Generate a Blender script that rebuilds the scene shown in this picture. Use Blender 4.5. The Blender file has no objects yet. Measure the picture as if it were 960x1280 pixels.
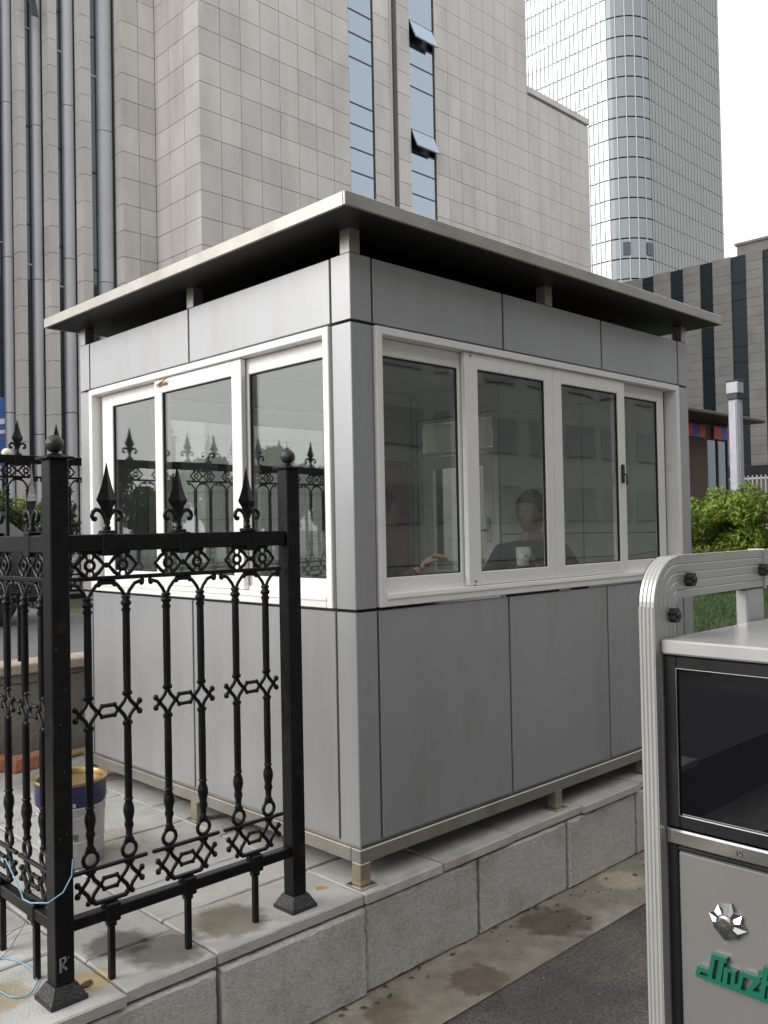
import bpy, bmesh, math, random
from mathutils import Vector, Matrix
import numpy as np
random.seed(7)
S = bpy.context.scene
COL = S.collection
# ------------------------------------------------------------------ camera, sky, sun, exposure
CAM = Vector((-2.28100, -2.50926, 1.35112))
yaw, pitch, roll = math.radians(44.18638), math.radians(1.09431), math.radians(-1.11164)
Fv = Vector((math.sin(yaw)*math.cos(pitch), math.cos(yaw)*math.cos(pitch), math.sin(pitch)))
Rv = Vector((math.cos(yaw), -math.sin(yaw), 0)); Uv = Rv.cross(Fv)
R2 = math.cos(roll)*Rv + math.sin(roll)*Uv; U2 = -math.sin(roll)*Rv + math.cos(roll)*Uv
cd = bpy.data.cameras.new('camera'); cam = bpy.data.objects.new('camera', cd); COL.objects.link(cam)
cd.sensor_fit = 'VERTICAL'; cd.sensor_height = 36; cd.lens = 1115.606/1280*36
cd.clip_start = .05; cd.clip_end = 5000
cam.matrix_world = Matrix(((R2.x, U2.x, -Fv.x, CAM.x), (R2.y, U2.y, -Fv.y, CAM.y), (R2.z, U2.z, -Fv.z, CAM.z), (0, 0, 0, 1)))
S.camera = cam
SUN_EL, SUN_AZ = math.radians(30), math.radians(-64)      # azimuth from +Y towards +X
W = bpy.data.worlds.new('World'); S.world = W; W.use_nodes = True
nt = W.node_tree; nt.nodes.clear()
sky = nt.nodes.new('ShaderNodeTexSky'); sky.sky_type = 'NISHITA'; sky.sun_disc = False
sky.sun_elevation = SUN_EL; sky.sun_rotation = SUN_AZ; sky.dust_density = 6; sky.air_density = 1.2; sky.ozone_density = 1
hs = nt.nodes.new('ShaderNodeHueSaturation'); hs.inputs['Saturation'].default_value = .22
mx = nt.nodes.new('ShaderNodeMix'); mx.data_type = 'RGBA'; mx.inputs[0].default_value = .72
mx.inputs[7].default_value = (8.6, 8.65, 8.7, 1)          # even cloud layer
bg = nt.nodes.new('ShaderNodeBackground'); bg.inputs[1].default_value = .125
wo = nt.nodes.new('ShaderNodeOutputWorld')
nt.links.new(sky.outputs[0], hs.inputs['Color']); nt.links.new(hs.outputs[0], mx.inputs[6])
nt.links.new(mx.outputs[2], bg.inputs[0]); nt.links.new(bg.outputs[0], wo.inputs[0])
sl = bpy.data.lights.new('sun', 'SUN'); sl.energy = 1.5; sl.angle = math.radians(35); sl.color = (1, .965, .91)
so = bpy.data.objects.new('sun', sl); COL.objects.link(so)
sd = Vector((math.sin(SUN_AZ)*math.cos(SUN_EL), math.cos(SUN_AZ)*math.cos(SUN_EL), math.sin(SUN_EL)))
so.rotation_euler = sd.to_track_quat('Z', 'Y').to_euler(); so.location = (-20, 5, 30)
vs = S.view_settings; vs.view_transform = 'Standard'; vs.look = 'None'; vs.exposure = .5; vs.gamma = 1; vs.use_curve_mapping = False
S.cycles.max_bounces = 10; S.cycles.transparent_max_bounces = 16; S.cycles.caustics_reflective = False; S.cycles.caustics_refractive = False
S.cycles.use_denoising = True

# ------------------------------------------------------------------ materials
MATS = {}
def mat(name, col, rough=.5, metal=0, var=.12, scale=6, bump=0, bscale=60, rand=0, col2=None, c2=(.5, .65), c2scale=3, stretch=(1, 1, 1), spec=.5, objspace=False, rvar=.1, coat=0, detail=5):
    m = bpy.data.materials.new(name); m.use_nodes = True; MATS[name] = m
    t = m.node_tree; N = t.nodes; L = t.links; N.clear()
    out = N.new('ShaderNodeOutputMaterial'); b = N.new('ShaderNodeBsdfPrincipled'); L.new(b.outputs[0], out.inputs[0])
    b.inputs['Metallic'].default_value = metal; b.inputs['Specular IOR Level'].default_value = spec
    b.inputs['Coat Weight'].default_value = coat
    if objspace: tc = N.new('ShaderNodeTexCoord').outputs['Object']
    else: tc = N.new('ShaderNodeNewGeometry').outputs['Position']
    mp = N.new('ShaderNodeMapping'); mp.inputs['Scale'].default_value = stretch; L.new(tc, mp.inputs[0]); co = mp.outputs[0]
    n = N.new('ShaderNodeTexNoise'); n.inputs['Scale'].default_value = scale; n.inputs['Detail'].default_value = detail; L.new(co, n.inputs[0])
    mr = N.new('ShaderNodeMapRange'); mr.inputs[1].default_value = .25; mr.inputs[2].default_value = .75; mr.inputs[3].default_value = 1-var; mr.inputs[4].default_value = 1+var
    L.new(n.outputs[0], mr.inputs[0]); f = mr.outputs[0]
    if rand:
        oi = N.new('ShaderNodeObjectInfo'); r2 = N.new('ShaderNodeMapRange'); r2.inputs[3].default_value = 1-rand; r2.inputs[4].default_value = 1+rand
        L.new(oi.outputs['Random'], r2.inputs[0]); mu = N.new('ShaderNodeMath'); mu.operation = 'MULTIPLY'; L.new(f, mu.inputs[0]); L.new(r2.outputs[0], mu.inputs[1]); f = mu.outputs[0]
    base = N.new('ShaderNodeRGB'); base.outputs[0].default_value = (*col, 1); c = base.outputs[0]
    if col2:
        n2 = N.new('ShaderNodeTexNoise'); n2.inputs['Scale'].default_value = c2scale; n2.inputs['Detail'].default_value = 8; n2.inputs['Roughness'].default_value = .62; L.new(co, n2.inputs[0])
        m2 = N.new('ShaderNodeMapRange'); m2.inputs[1].default_value = c2[0]; m2.inputs[2].default_value = c2[1]; L.new(n2.outputs[0], m2.inputs[0])
        mm = N.new('ShaderNodeMix'); mm.data_type = 'RGBA'; L.new(m2.outputs[0], mm.inputs[0]); L.new(c, mm.inputs[6]); mm.inputs[7].default_value = (*col2, 1); c = mm.outputs[2]
    vm = N.new('ShaderNodeVectorMath'); vm.operation = 'SCALE'; L.new(c, vm.inputs[0]); L.new(f, vm.inputs['Scale']); L.new(vm.outputs[0], b.inputs['Base Color'])
    rr = N.new('ShaderNodeMapRange'); rr.inputs[3].default_value = max(.02, rough-rvar); rr.inputs[4].default_value = min(1, rough+rvar); L.new(n.outputs[0], rr.inputs[0]); L.new(rr.outputs[0], b.inputs['Roughness'])
    if bump:
        n3 = N.new('ShaderNodeTexNoise'); n3.inputs['Scale'].default_value = bscale; n3.inputs['Detail'].default_value = 6; L.new(co, n3.inputs[0])
        bp = N.new('ShaderNodeBump'); bp.inputs['Strength'].default_value = bump; bp.inputs['Distance'].default_value = .02; L.new(n3.outputs[0], bp.inputs['Height']); L.new(bp.outputs[0], b.inputs['Normal'])
    m['_c'] = 0
    return m
def add_spots(m, spots, wob=.05, wscale=14):
    """worn / stained places of the thing itself: (x, y, z, radius, colour, strength)"""
    t = m.node_tree; N = t.nodes; L = t.links
    b = next(n for n in N if n.type == 'BSDF_PRINCIPLED'); src = b.inputs['Base Color'].links[0].from_socket
    g = N.new('ShaderNodeNewGeometry').outputs['Position']
    nz = N.new('ShaderNodeTexNoise'); nz.inputs['Scale'].default_value = wscale; L.new(g, nz.inputs[0])
    for (x, y, z, r, c, st) in spots:
        d = N.new('ShaderNodeVectorMath'); d.operation = 'DISTANCE'; L.new(g, d.inputs[0]); d.inputs[1].default_value = (x, y, z)
        a = N.new('ShaderNodeMath'); a.operation = 'MULTIPLY_ADD'; L.new(nz.outputs[0], a.inputs[0]); a.inputs[1].default_value = wob*4; L.new(d.outputs['Value'], a.inputs[2])
        k = N.new('ShaderNodeMapRange'); k.inputs[1].default_value = r+wob*2+r*.12; k.inputs[2].default_value = r+wob*2-r*.25; k.inputs[3].default_value = 0; k.inputs[4].default_value = st
        L.new(a.outputs[0], k.inputs[0])
        mm = N.new('ShaderNodeMix'); mm.data_type = 'RGBA'; mm.blend_type = 'MULTIPLY'; L.new(k.outputs[0], mm.inputs[0]); L.new(src, mm.inputs[6]); mm.inputs[7].default_value = (*c, 1); src = mm.outputs[2]
    L.new(src, b.inputs['Base Color'])
def glassmat(name, tint, base=.08, ior=1.5, rough=0.0, body=None):
    m = bpy.data.materials.new(name); m.use_nodes = True; MATS[name] = m
    t = m.node_tree; N = t.nodes; L = t.links; N.clear()
    out = N.new('ShaderNodeOutputMaterial'); mix = N.new('ShaderNodeMixShader'); L.new(mix.outputs[0], out.inputs[0])
    fr = N.new('ShaderNodeLayerWeight'); fr.inputs[0].default_value = .5
    pw = N.new('ShaderNodeMath'); pw.operation = 'POWER'; L.new(fr.outputs['Facing'], pw.inputs[0]); pw.inputs[1].default_value = 4
    ad = N.new('ShaderNodeMath'); ad.operation = 'MULTIPLY_ADD'; ad.use_clamp = True; L.new(pw.outputs[0], ad.inputs[0]); ad.inputs[1].default_value = .8; ad.inputs[2].default_value = base
    if body: tr = N.new('ShaderNodeBsdfDiffuse')
    else: tr = N.new('ShaderNodeBsdfTransparent')
    tr.inputs[0].default_value = (*(body or tint), 1)
    gl = N.new('ShaderNodeBsdfGlossy'); gl.inputs['Roughness'].default_value = rough; gl.inputs[0].default_value = (*tint, 1) if body else (.95, .97, .96, 1)
    nz = N.new('ShaderNodeTexNoise'); nz.inputs['Scale'].default_value = 1.6; bp = N.new('ShaderNodeBump'); bp.inputs['Strength'].default_value = .035; bp.inputs['Distance'].default_value = .05
    g = N.new('ShaderNodeNewGeometry'); L.new(g.outputs['Position'], nz.inputs[0]); L.new(nz.outputs[0], bp.inputs['Height']); L.new(bp.outputs[0], gl.inputs['Normal'])
    L.new(ad.outputs[0], mix.inputs[0]); L.new(tr.outputs[0], mix.inputs[1]); L.new(gl.outputs[0], mix.inputs[2])
    return m
def leafmat(name, cols, trans=.25):
    m = bpy.data.materials.new(name); m.use_nodes = True; MATS[name] = m
    t = m.node_tree; N = t.nodes; L = t.links; N.clear()
    out = N.new('ShaderNodeOutputMaterial'); g = N.new('ShaderNodeNewGeometry')
    nz = N.new('ShaderNodeTexNoise'); nz.inputs['Scale'].default_value = 1.7; nz.inputs['Detail'].default_value = 3; L.new(g.outputs['Position'], nz.inputs[0])
    mi = N.new('ShaderNodeMath'); mi.operation = 'MULTIPLY_ADD'; L.new(g.outputs['Random Per Island'], mi.inputs[0]); mi.inputs[1].default_value = .45
    m3 = N.new('ShaderNodeMath'); m3.operation = 'MULTIPLY_ADD'; L.new(nz.outputs[0], m3.inputs[0]); m3.inputs[1].default_value = 1.5; m3.inputs[2].default_value = -.48; L.new(m3.outputs[0], mi.inputs[2])
    cr = N.new('ShaderNodeValToRGB'); L.new(mi.outputs[0], cr.inputs[0])
    for i, c in enumerate(cols):
        p = i/(len(cols)-1)
        e = cr.color_ramp.elements[0] if i == 0 else (cr.color_ramp.elements[1] if i == len(cols)-1 else cr.color_ramp.elements.new(p))
        e.position = p; e.color = (*c, 1)
    b = N.new('ShaderNodeBsdfPrincipled'); b.inputs['Roughness'].default_value = .5; b.inputs['Specular IOR Level'].default_value = .35; L.new(cr.outputs[0], b.inputs['Base Color'])
    tl = N.new('ShaderNodeBsdfTranslucent'); L.new(cr.outputs[0], tl.inputs[0])
    mix = N.new('ShaderNodeMixShader'); mix.inputs[0].default_value = trans; L.new(b.outputs[0], mix.inputs[1]); L.new(tl.outputs[0], mix.inputs[2]); L.new(mix.outputs[0], out.inputs[0])
    return m

mat('panel', (.415, .42, .435), .36, .42, bump=.05, bscale=2.2, var=.05, scale=1.3, rand=.025, col2=(.36, .36, .365), c2=(.48, .75), c2scale=5, stretch=(1, 1, .22), spec=.5, rvar=.10)
mat('joint', (.012, .012, .012), .7, var=.1)
mat('inner_wall', (.46, .48, .47), .5, var=.05, scale=2, rand=.03)
mat('inner_dark', (.10, .10, .10), .6, var=.1)
mat('white_alu', (.86, .85, .825), .34, 0, var=.03, scale=3, col2=(.74, .715, .66), c2=(.6, .75), c2scale=9, rvar=.06)
mat('steel', (.42, .405, .37), .36, .75, var=.1, scale=5, col2=(.36, .33, .28), c2=(.5, .7), c2scale=4, stretch=(1, 1, 1))
mat('steel_leg', (.46, .41, .31), .34, .8, var=.15, scale=9)
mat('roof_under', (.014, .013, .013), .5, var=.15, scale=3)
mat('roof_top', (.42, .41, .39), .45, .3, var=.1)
mat('iron', (.006, .006, .007), .33, .0, var=.35, scale=25, bump=.1, bscale=160, spec=.3, col2=(.035, .026, .020), c2=(.60, .74), c2scale=14, rvar=.14)
mat('iron_worn', (.022, .022, .023), .4, 0, var=.4, scale=25, bump=.3, bscale=120)
mat('slab', (.47, .463, .437), .75, var=.13, scale=9, bump=.25, bscale=140, rand=.07, col2=(.40, .375, .33), c2=(.5, .68), c2scale=3.2, spec=.3)
mat('kerb_stone', (.50, .49, .465), .8, var=.2, scale=70, bump=.3, bscale=120, rand=.06, col2=(.31, .285, .235), c2=(.5, .72), c2scale=2.3, spec=.25)
mat('mortar', (.05, .047, .04), .9, var=.3, scale=30, bump=.5)
mat('gutter', (.25, .22, .175), .6, var=.2, scale=14, bump=.4, bscale=60, col2=(.37, .34, .29), c2=(.5, .62), c2scale=2.0, spec=.4)
mat('asphalt', (.092, .086, .083), .8, var=.6, scale=75, bump=1.0, bscale=110, col2=(.17, .152, .135), c2=(.45, .65), c2scale=2.4, spec=.35)
mat('ground', (.12, .11, .09), .9, var=.2, scale=.6, bump=.2)
mat('yard', (.14, .14, .145), .8, var=.15, scale=3, bump=.2)
mat('wall_plaster', (.25, .235, .205), .85, var=.15, scale=7, bump=.35, bscale=40, col2=(.16, .145, .12), c2=(.5, .7), c2scale=2.5)
mat('coping', (.50, .42, .33), .8, var=.15, scale=10, bump=.4, bscale=60)
mat('brick', (.52, .21, .12), .85, var=.25, scale=30, bump=.5, bscale=90)
mat('wood', (.45, .28, .14), .7, var=.2, scale=20, stretch=(.3, 3, 3), bump=.2)
mat('mortar_red', (.3, .25, .2), .9)
mat('tin', (.50, .50, .51), .35, .35, var=.06, scale=6)
mat('tin_blue', (.022, .018, .10), .35, var=.15, scale=8)
mat('tin_gold', (.36, .26, .12), .34, .75, var=.25, scale=10)
mat('print_black', (.03, .03, .04), .5, var=.05)
mat('print_white', (.75, .75, .76), .5, var=.05)
mat('wire_blue', (.20, .40, .55), .4, var=.1)
mat('wire_grey', (.42, .42, .42), .4, var=.1)
mat('rubber', (.02, .02, .02), .8, var=.2)
mat('rust', (.13, .055, .025), .9, var=.3, scale=40)
mat('scratch', (.22, .22, .21), .7, var=.2)
mat('stone', (.66, .63, .605), .68, var=.10, scale=1.1, rand=.085, col2=(.57, .54, .515), c2=(.48, .68), c2scale=.8, stretch=(1, 1, .25), spec=.35, bump=.06, bscale=20)
mat('stone_joint', (.25, .235, .22), .9, var=.1)
mat('stone_b', (.38, .365, .345), .7, var=.12, scale=1.1, rand=.06, col2=(.31, .295, .28), c2=(.48, .68), c2scale=.8, spec=.3)
mat('fin_metal', (.54, .555, .59), .55, .1, var=.05, scale=1, rand=.03)
mat('frame_dark', (.03, .033, .04), .4, .2)
glassmat('booth_glass', (.90, .93, .92), .11, 1.5)
glassmat('office_glass', (.66, .78, .92), .42, 1.5, .02, body=(.05, .065, .085))
glassmat('dark_glass', (.70, .82, .88), .10, 1.5, .03, body=(.02, .035, .045))
glassmat('tower_glass', (.66, .73, .77), .20, 1.5, .12, body=(.20, .225, .235))
glassmat('cart_glass', (.9, .95, 1.0), .06, 1.45, 0, body=(.006, .006, .008))
glassmat('car_glass', (.9, .95, 1.0), .06, 1.5, 0, body=(.02, .025, .025))
mat('tower_wall', (.385, .40, .395), .6, var=.05, scale=.1, col2=(.35, .36, .36), c2=(.4, .7), c2scale=.05)
mat('tower_fin', (.40, .43, .44), .5, .1, var=.04, scale=.2)
mat('tower_line', (.12, .135, .14), .6, var=.05)
mat('cart_white', (.42, .42, .41), .33, .35, var=.05, scale=5, stretch=(2, 2, .3), coat=.2)
mat('cart_grey', (.215, .21, .205), .38, .3, var=.04, scale=3, coat=.2)
mat('cart_black', (.010, .010, .012), .28, var=.1, coat=.3)
mat('badge_metal', (.50, .50, .50), .2, 1.0, var=.1)
mat('chrome', (.72, .73, .72), .09, 1.0, var=.03)
mat('green_letter', (.008, .12, .075), .3, var=.05, coat=.3)
mat('knob_black', (.014, .014, .014), .45, var=.1)
mat('skin', (.30, .165, .115), .5, var=.06, scale=20)
mat('hair', (.012, .010, .010), .45, var=.2, scale=60)
mat('jacket', (.045, .05, .06), .85, var=.15, scale=30, bump=.3)
mat('jacket_b', (.03, .03, .035), .85, var=.15, scale=30, bump=.3)
mat('trousers', (.02, .025, .04), .85, var=.1)
mat('eye_white', (.7, .7, .7), .2)
mat('mug_white', (.78, .78, .77), .25)
mat('sky_sheet', (.72, .72, .66), .7, var=.03)  # pale sheet standing in for bright sky in the door transom
mat('banner_red', (.36, .10, .12), .6, var=.08)
mat('kiosk_brown', (.10, .055, .045), .7, var=.15, scale=2)
mat('kiosk_roof', (.075, .07, .062), .6, var=.1)
mat('sign_red', (.85, .035, .03), .5); mat('sign_blue', (.02, .04, .75), .5)
mat('board_blue', (.03, .12, .42), .45, var=.1); mat('board_white', (.75, .77, .8), .5)
mat('lamp_grey', (.30, .30, .35), .4, .2, var=.05); mat('lamp_lens', (.40, .40, .47), .3)
mat('globe', (.8, .77, .66), .3)
mat('car_paint', (.05, .06, .065), .25, .3, var=.05, coat=.6)
mat('car_trim', (.35, .37, .35), .3, .5)
mat('bark', (.10, .075, .055), .9, var=.3, scale=20, bump=.5, stretch=(1, 1, .2))
leafmat('leaf_hedge', [(.07, .18, .02), (.17, .36, .04), (.33, .55, .07), (.20, .40, .05), (.30, .34, .06)])
leafmat('leaf_tree', [(.04, .06, .03), (.07, .10, .045), (.12, .155, .07)], .35)
leafmat('leaf_dry', [(.06, .12, .02), (.13, .20, .03), (.20, .14, .05), (.14, .07, .035)])
leafmat('leaf_litter', [(.10, .06, .03), (.16, .10, .05), (.09, .09, .04)], .1)
mat('grass', (.035, .085, .02), .7, var=.35, scale=5, col2=(.09, .11, .03), c2=(.5, .7))
mat('soil', (.06, .075, .03), .95, var=.3, scale=8, bump=.6)
mat('far_window', (.13, .14, .14), .5)
mat('far_wall', (.22, .225, .22), .7, var=.1, scale=.5)
_p = MATS['sky_sheet'].node_tree; _b = next(n for n in _p.nodes if n.type == 'BSDF_PRINCIPLED'); _t = _p.nodes.new('ShaderNodeBsdfTranslucent'); _t.inputs[0].default_value = (.8, .8, .72, 1); _m = _p.nodes.new('ShaderNodeMixShader'); _m.inputs[0].default_value = .6
_p.links.new(_b.outputs[0], _m.inputs[1]); _p.links.new(_t.outputs[0], _m.inputs[2]); _p.links.new(_m.outputs[0], next(n for n in _p.nodes if n.type == 'OUTPUT_MATERIAL').inputs[0])
add_spots(MATS['slab'], [(-.86, .25, 0, .11, (.36, .35, .33), 1), (-.77, .10, 0, .13, (.38, .37, .35), 1), (-.50, .13, 0, .14, (.46, .42, .36), 1), (-1.35, .62, 0, .2, (.55, .5, .42), 1), (-1.28, .2, 0, .1, (.75, .62, .42), .8),
    (-1.03, .09, 0, .07, (.95, .72, .42), .9), (-.105, .11, 0, .022, (1.0, .55, .18), .9), (-.38, 1.2, 0, .16, (.7, .66, .6), .8), (-.1, 2.3, 0, .3, (.6, .56, .5), .8)], wob=.02, wscale=22)
add_spots(MATS['gutter'], [(.95, -.2, -.37, .16, (.5, .47, .42), 1), (.35, -.28, -.37, .12, (.55, .5, .45), .9), (1.55, -.17, -.37, .12, (1.7, 1.65, 1.55), 1), (-.05, -.2, -.37, .1, (.7, .64, .55), .9)], wob=.04)

# ------------------------------------------------------------------ mesh helpers
class MB:
    def __init__(s): s.v = []; s.f = []; s.smooth = []
    def add(s, v, f, smooth=False):
        o = len(s.v); s.v += [tuple(p) for p in v]; s.f += [tuple(i+o for i in q) for q in f]; s.smooth += [smooth]*len(f); return s
    def box(s, x0, x1, y0, y1, z0, z1, c=0):
        if c <= 0:
            v = [(x, y, z) for z in (z0, z1) for y in (y0, y1) for x in (x0, x1)]
            return s.add(v, [(0, 2, 3, 1), (4, 5, 7, 6), (0, 1, 5, 4), (2, 6, 7, 3), (0, 4, 6, 2), (1, 3, 7, 5)])
        c = min(c, (x1-x0)*.45, (y1-y0)*.45, (z1-z0)*.45)
        bm = bmesh.new(); bmesh.ops.create_cube(bm, size=1)
        for q in bm.verts: q.co = Vector(((x0+x1)/2+q.co.x*(x1-x0), (y0+y1)/2+q.co.y*(y1-y0), (z0+z1)/2+q.co.z*(z1-z0)))
        bmesh.ops.bevel(bm, geom=bm.edges[:], offset=c, segments=1, affect='EDGES', profile=.5)
        bm.verts.index_update(); s.add([q.co[:] for q in bm.verts], [[q.index for q in f.verts] for f in bm.faces]); bm.free(); return s
    def lathe(s, prof, cx=0, cy=0, n=16, smooth=True, cap=True, sx=1, sy=1):
        v = []; f = []; m = len(prof)
        for i in range(n):
            a = 2*math.pi*i/n
            for r, z in prof: v.append((cx+r*math.cos(a)*sx, cy+r*math.sin(a)*sy, z))
        for i in range(n):
            j = (i+1) % n
            for k in range(m-1): f.append((i*m+k, j*m+k, j*m+k+1, i*m+k+1))
        s.add(v, f, smooth)
        if cap:
            s.add([v[i*m] for i in range(n)][::-1], [tuple(range(n))]); s.add([v[i*m+m-1] for i in range(n)], [tuple(range(n))])
        return s
    def tube(s, pts, r, n=6, closed=False, flat=1.0, up=None, cap=True):
        P = [Vector(p) for p in pts]; m = len(P); rs = r if isinstance(r, (list, tuple)) else [r]*m
        v = []; f = []; prev = Vector(up) if up else None
        for i in range(m):
            a = P[(i-1) % m] if (closed or i > 0) else P[i]; b = P[(i+1) % m] if (closed or i < m-1) else P[i]
            d = (b-a).normalized() if (b-a).length > 1e-9 else Vector((0, 0, 1))
            if prev is None: prev = Vector((0, 1, 0)) if abs(d.y) < .9 else Vector((1, 0, 0))
            x = prev - d*prev.dot(d)
            if x.length < 1e-6: x = d.orthogonal()
            x.normalize(); y = d.cross(x)
            if not up: prev = x
            for k in range(n):
                t = 2*math.pi*k/n+math.pi/n; v.append(P[i]+(x*math.cos(t)*flat+y*math.sin(t))*rs[i])
        for i in range(m if closed else m-1):
            j = (i+1) % m
            for k in range(n):
                l = (k+1) % n; f.append((i*n+k, i*n+l, j*n+l, j*n+k))
        s.add(v, f, True)
        if cap and not closed: s.add(v[:n], [tuple(range(n))[::-1]]); s.add(v[-n:], [tuple(range(n))])
        return s
    def ball(s, c, r, n=8, m=6, sz=1):
        prof = [(max(1e-4, r*math.sin(math.pi*k/m)), c[2]-r*sz*math.cos(math.pi*k/m)) for k in range(m+1)]
        return s.lathe(prof, c[0], c[1], n, True, False)
    def prism(s, poly, axis, a, b):
        n = len(poly)
        def P(p, t): return {'x': (t, p[0], p[1]), 'y': (p[0], t, p[1]), 'z': (p[0], p[1], t)}[axis]
        v = [P(p, a) for p in poly]+[P(p, b) for p in poly]
        return s.add(v, [tuple(range(n))[::-1], tuple(range(n, 2*n))]+[(i, (i+1) % n, n+(i+1) % n, n+i) for i in range(n)])
    def mesh(s, name, m):
        me = bpy.data.meshes.new(name); me.from_pydata(s.v, [], s.f); me.polygons.foreach_set('use_smooth', s.smooth)
        if m: me.materials.append(MATS[m])
        bm = bmesh.new(); bm.from_mesh(me); bmesh.ops.recalc_face_normals(bm, faces=bm.faces); bm.to_mesh(me); bm.free()
        return me
    def build(s, name, m, parent=None, loc=None, rz=None):
        return put(name, s.mesh(name, m), parent, loc, rz)
def put(name, me, parent=None, loc=None, rz=None):
    o = bpy.data.objects.new(name, me); COL.objects.link(o)
    if parent: o.parent = parent
    if loc is not None: o.location = loc
    if rz is not None: o.rotation_euler = (0, 0, rz)
    return o
def tag(o, label, cat, group=None, kind=None):
    if label: o['label'] = label
    if cat: o['category'] = cat
    if group: o['group'] = group
    if kind: o['kind'] = kind
    return o
def thing(name, label, cat, loc=(0, 0, 0), rz=0, group=None):
    o = bpy.data.objects.new(name, None); COL.objects.link(o); o.location = loc; o.rotation_euler = (0, 0, rz); o.empty_display_size = .1
    return tag(o, label, cat, group)
def struct(name, mb, m):
    o = mb.build(name, m); o['kind'] = 'structure'; return o
def box(name, m, parent, *a): return MB().box(*a).build(name, m, parent)
def arc(cx, cz, r, a0, a1, n=8, sx=1):
    return [(cx+sx*r*math.cos(math.radians(a0+(a1-a0)*i/n)), cz+r*math.sin(math.radians(a0+(a1-a0)*i/n))) for i in range(n+1)]
def dup(o, parent, loc=None):
    c = o.copy(); COL.objects.link(c); c.parent = parent
    if loc is not None: c.location = loc
    return c

# ------------------------------------------------------------------ ground, road, pavement
ROAD = -.37
struct('ground', MB().add([(-1500, -1500, -.46), (1500, -1500, -.46), (1500, 1500, -.46), (-1500, 1500, -.46)], [(0, 1, 2, 3)]), 'ground')
struct('road', MB().add([(-40, -9, ROAD-.002), (60, -9, ROAD-.002), (60, -.30, ROAD-.002), (-40, -.30, ROAD-.002)], [(0, 1, 2, 3)]), 'asphalt')
gm = MB()
gx = [-40, -2.2, .93, 3.9, 60]
struct('gutter', MB().add([(-40, -.395, ROAD+.002), (60, -.365, ROAD+.002), (60, .1, ROAD+.002), (-40, .1, ROAD+.002)], [(0, 1, 2, 3)]), 'gutter')
struct('pavement_far', MB().box(-40, 60, -14, -9, -.44, -.25), 'slab')
# raised pavement bed and its slabs
pv = struct('pavement', MB().box(-6, 3.5, -.008, 3.05, -.44, -.045), 'mortar')
fx = [-3.6, -3.0, -2.35, -1.68, -.992, -.672, -.03, .40, .86, 1.40, 1.93, 2.5, 3.1, 3.5]
rows = [.215, .30]
def rough(hx, hy, z0, z1, ch, jit, n=9):
    '''stone block: uneven outline in local x/y, chipped top arris'''
    per = []
    for (ax, ay, bx_, by_) in ((-hx, -hy, hx, -hy), (hx, -hy, hx, hy), (hx, hy, -hx, hy), (-hx, hy, -hx, -hy)):
        for i in range(n):
            t = i/n; per.append((ax+(bx_-ax)*t, ay+(by_-ay)*t))
    m = MB(); rings = []
    for lv, (z, ins, j) in enumerate(((z0, .001, 0), (z1-ch, 0, jit), (z1, ch, jit*1.3))):
        r = []
        for (px, py) in per:
            k = min(1-ins/hx, 1); q = min(1-ins/hy, 1); r.append((px*k-math.copysign(abs(random.gauss(0, j)), px)*(abs(px) > hx*.98), py*q-math.copysign(abs(random.gauss(0, j)), py)*(abs(py) > hy*.98), z+(random.uniform(-j, 0)*.4 if lv == 2 else 0)))
        rings.append(r)
    N_ = len(per); m.v = [p for r in rings for p in r]
    for l in range(2):
        for i in range(N_): m.f.append((l*N_+i, l*N_+(i+1) % N_, (l+1)*N_+(i+1) % N_, (l+1)*N_+i))
    m.f += [tuple(range(2*N_, 3*N_)), tuple(range(N_))[::-1]]; m.smooth = [False]*len(m.f); return m
def slab(x0, x1, y0, y1, tz=0):
    dz = random.uniform(-.003, .002)+tz
    o = rough((x1-x0)/2-.003, (y1-y0)/2-.003, -.036, 0, .005, .0016).build('slab', 'slab', pv, ((x0+x1)/2, (y0+y1)/2, dz))
    o.rotation_euler = (random.uniform(-.004, .004), random.uniform(-.003, .003), random.uniform(-.004, .004))
for i in range(len(fx)-1):
    e = -.055 + random.uniform(-.014, .01); y1 = .215 if fx[i] < -.9 or fx[i+1] < -.6 else .30
    if fx[i+1] < -.9: y1 = .36
    slab(fx[i], fx[i+1], e, y1)
    y = y1; nxt = [.62, 1.2, 1.8, 2.4, 2.9] if i % 2 else [.9, 1.5, 2.1, 2.9]
    if fx[i] > 0.4: nxt = [1.0, 1.9, 2.9]
    for yy in nxt: slab(fx[i], fx[i+1], y, yy); y = yy
# kerb wall of granite blocks
kx = [-3.4, -2.7, -2.03, -1.35, -.67, -.03, .63, 1.28, 1.9, 2.55, 3.2, 3.85, 4.5, 5.2, 5.9, 6.6, 7.3, 8.0]
kw = struct('kerb', MB().box(-6, 9, -.012, .3, -.44, -.06), 'mortar')
for a, b in zip(kx, kx[1:]):
    m = rough((b-a)/2-.005, .160, -.03, .03, .008, .003, 14); m.v = [(p[0], -p[2], p[1]) for p in m.v]
    o = m.build('kerb_block', 'kerb_stone', kw, ((a+b)/2+random.uniform(-.003, .003), -.021+random.uniform(-.004, .003)-(.010 if a < -.1 else 0), -.207))
    o.rotation_euler = (0, random.uniform(-.006, .006), random.uniform(-.008, .008))
yd = struct('yard', MB().box(-60, 3.6, 3.12, 80, -.45, .2), 'yard')
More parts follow.
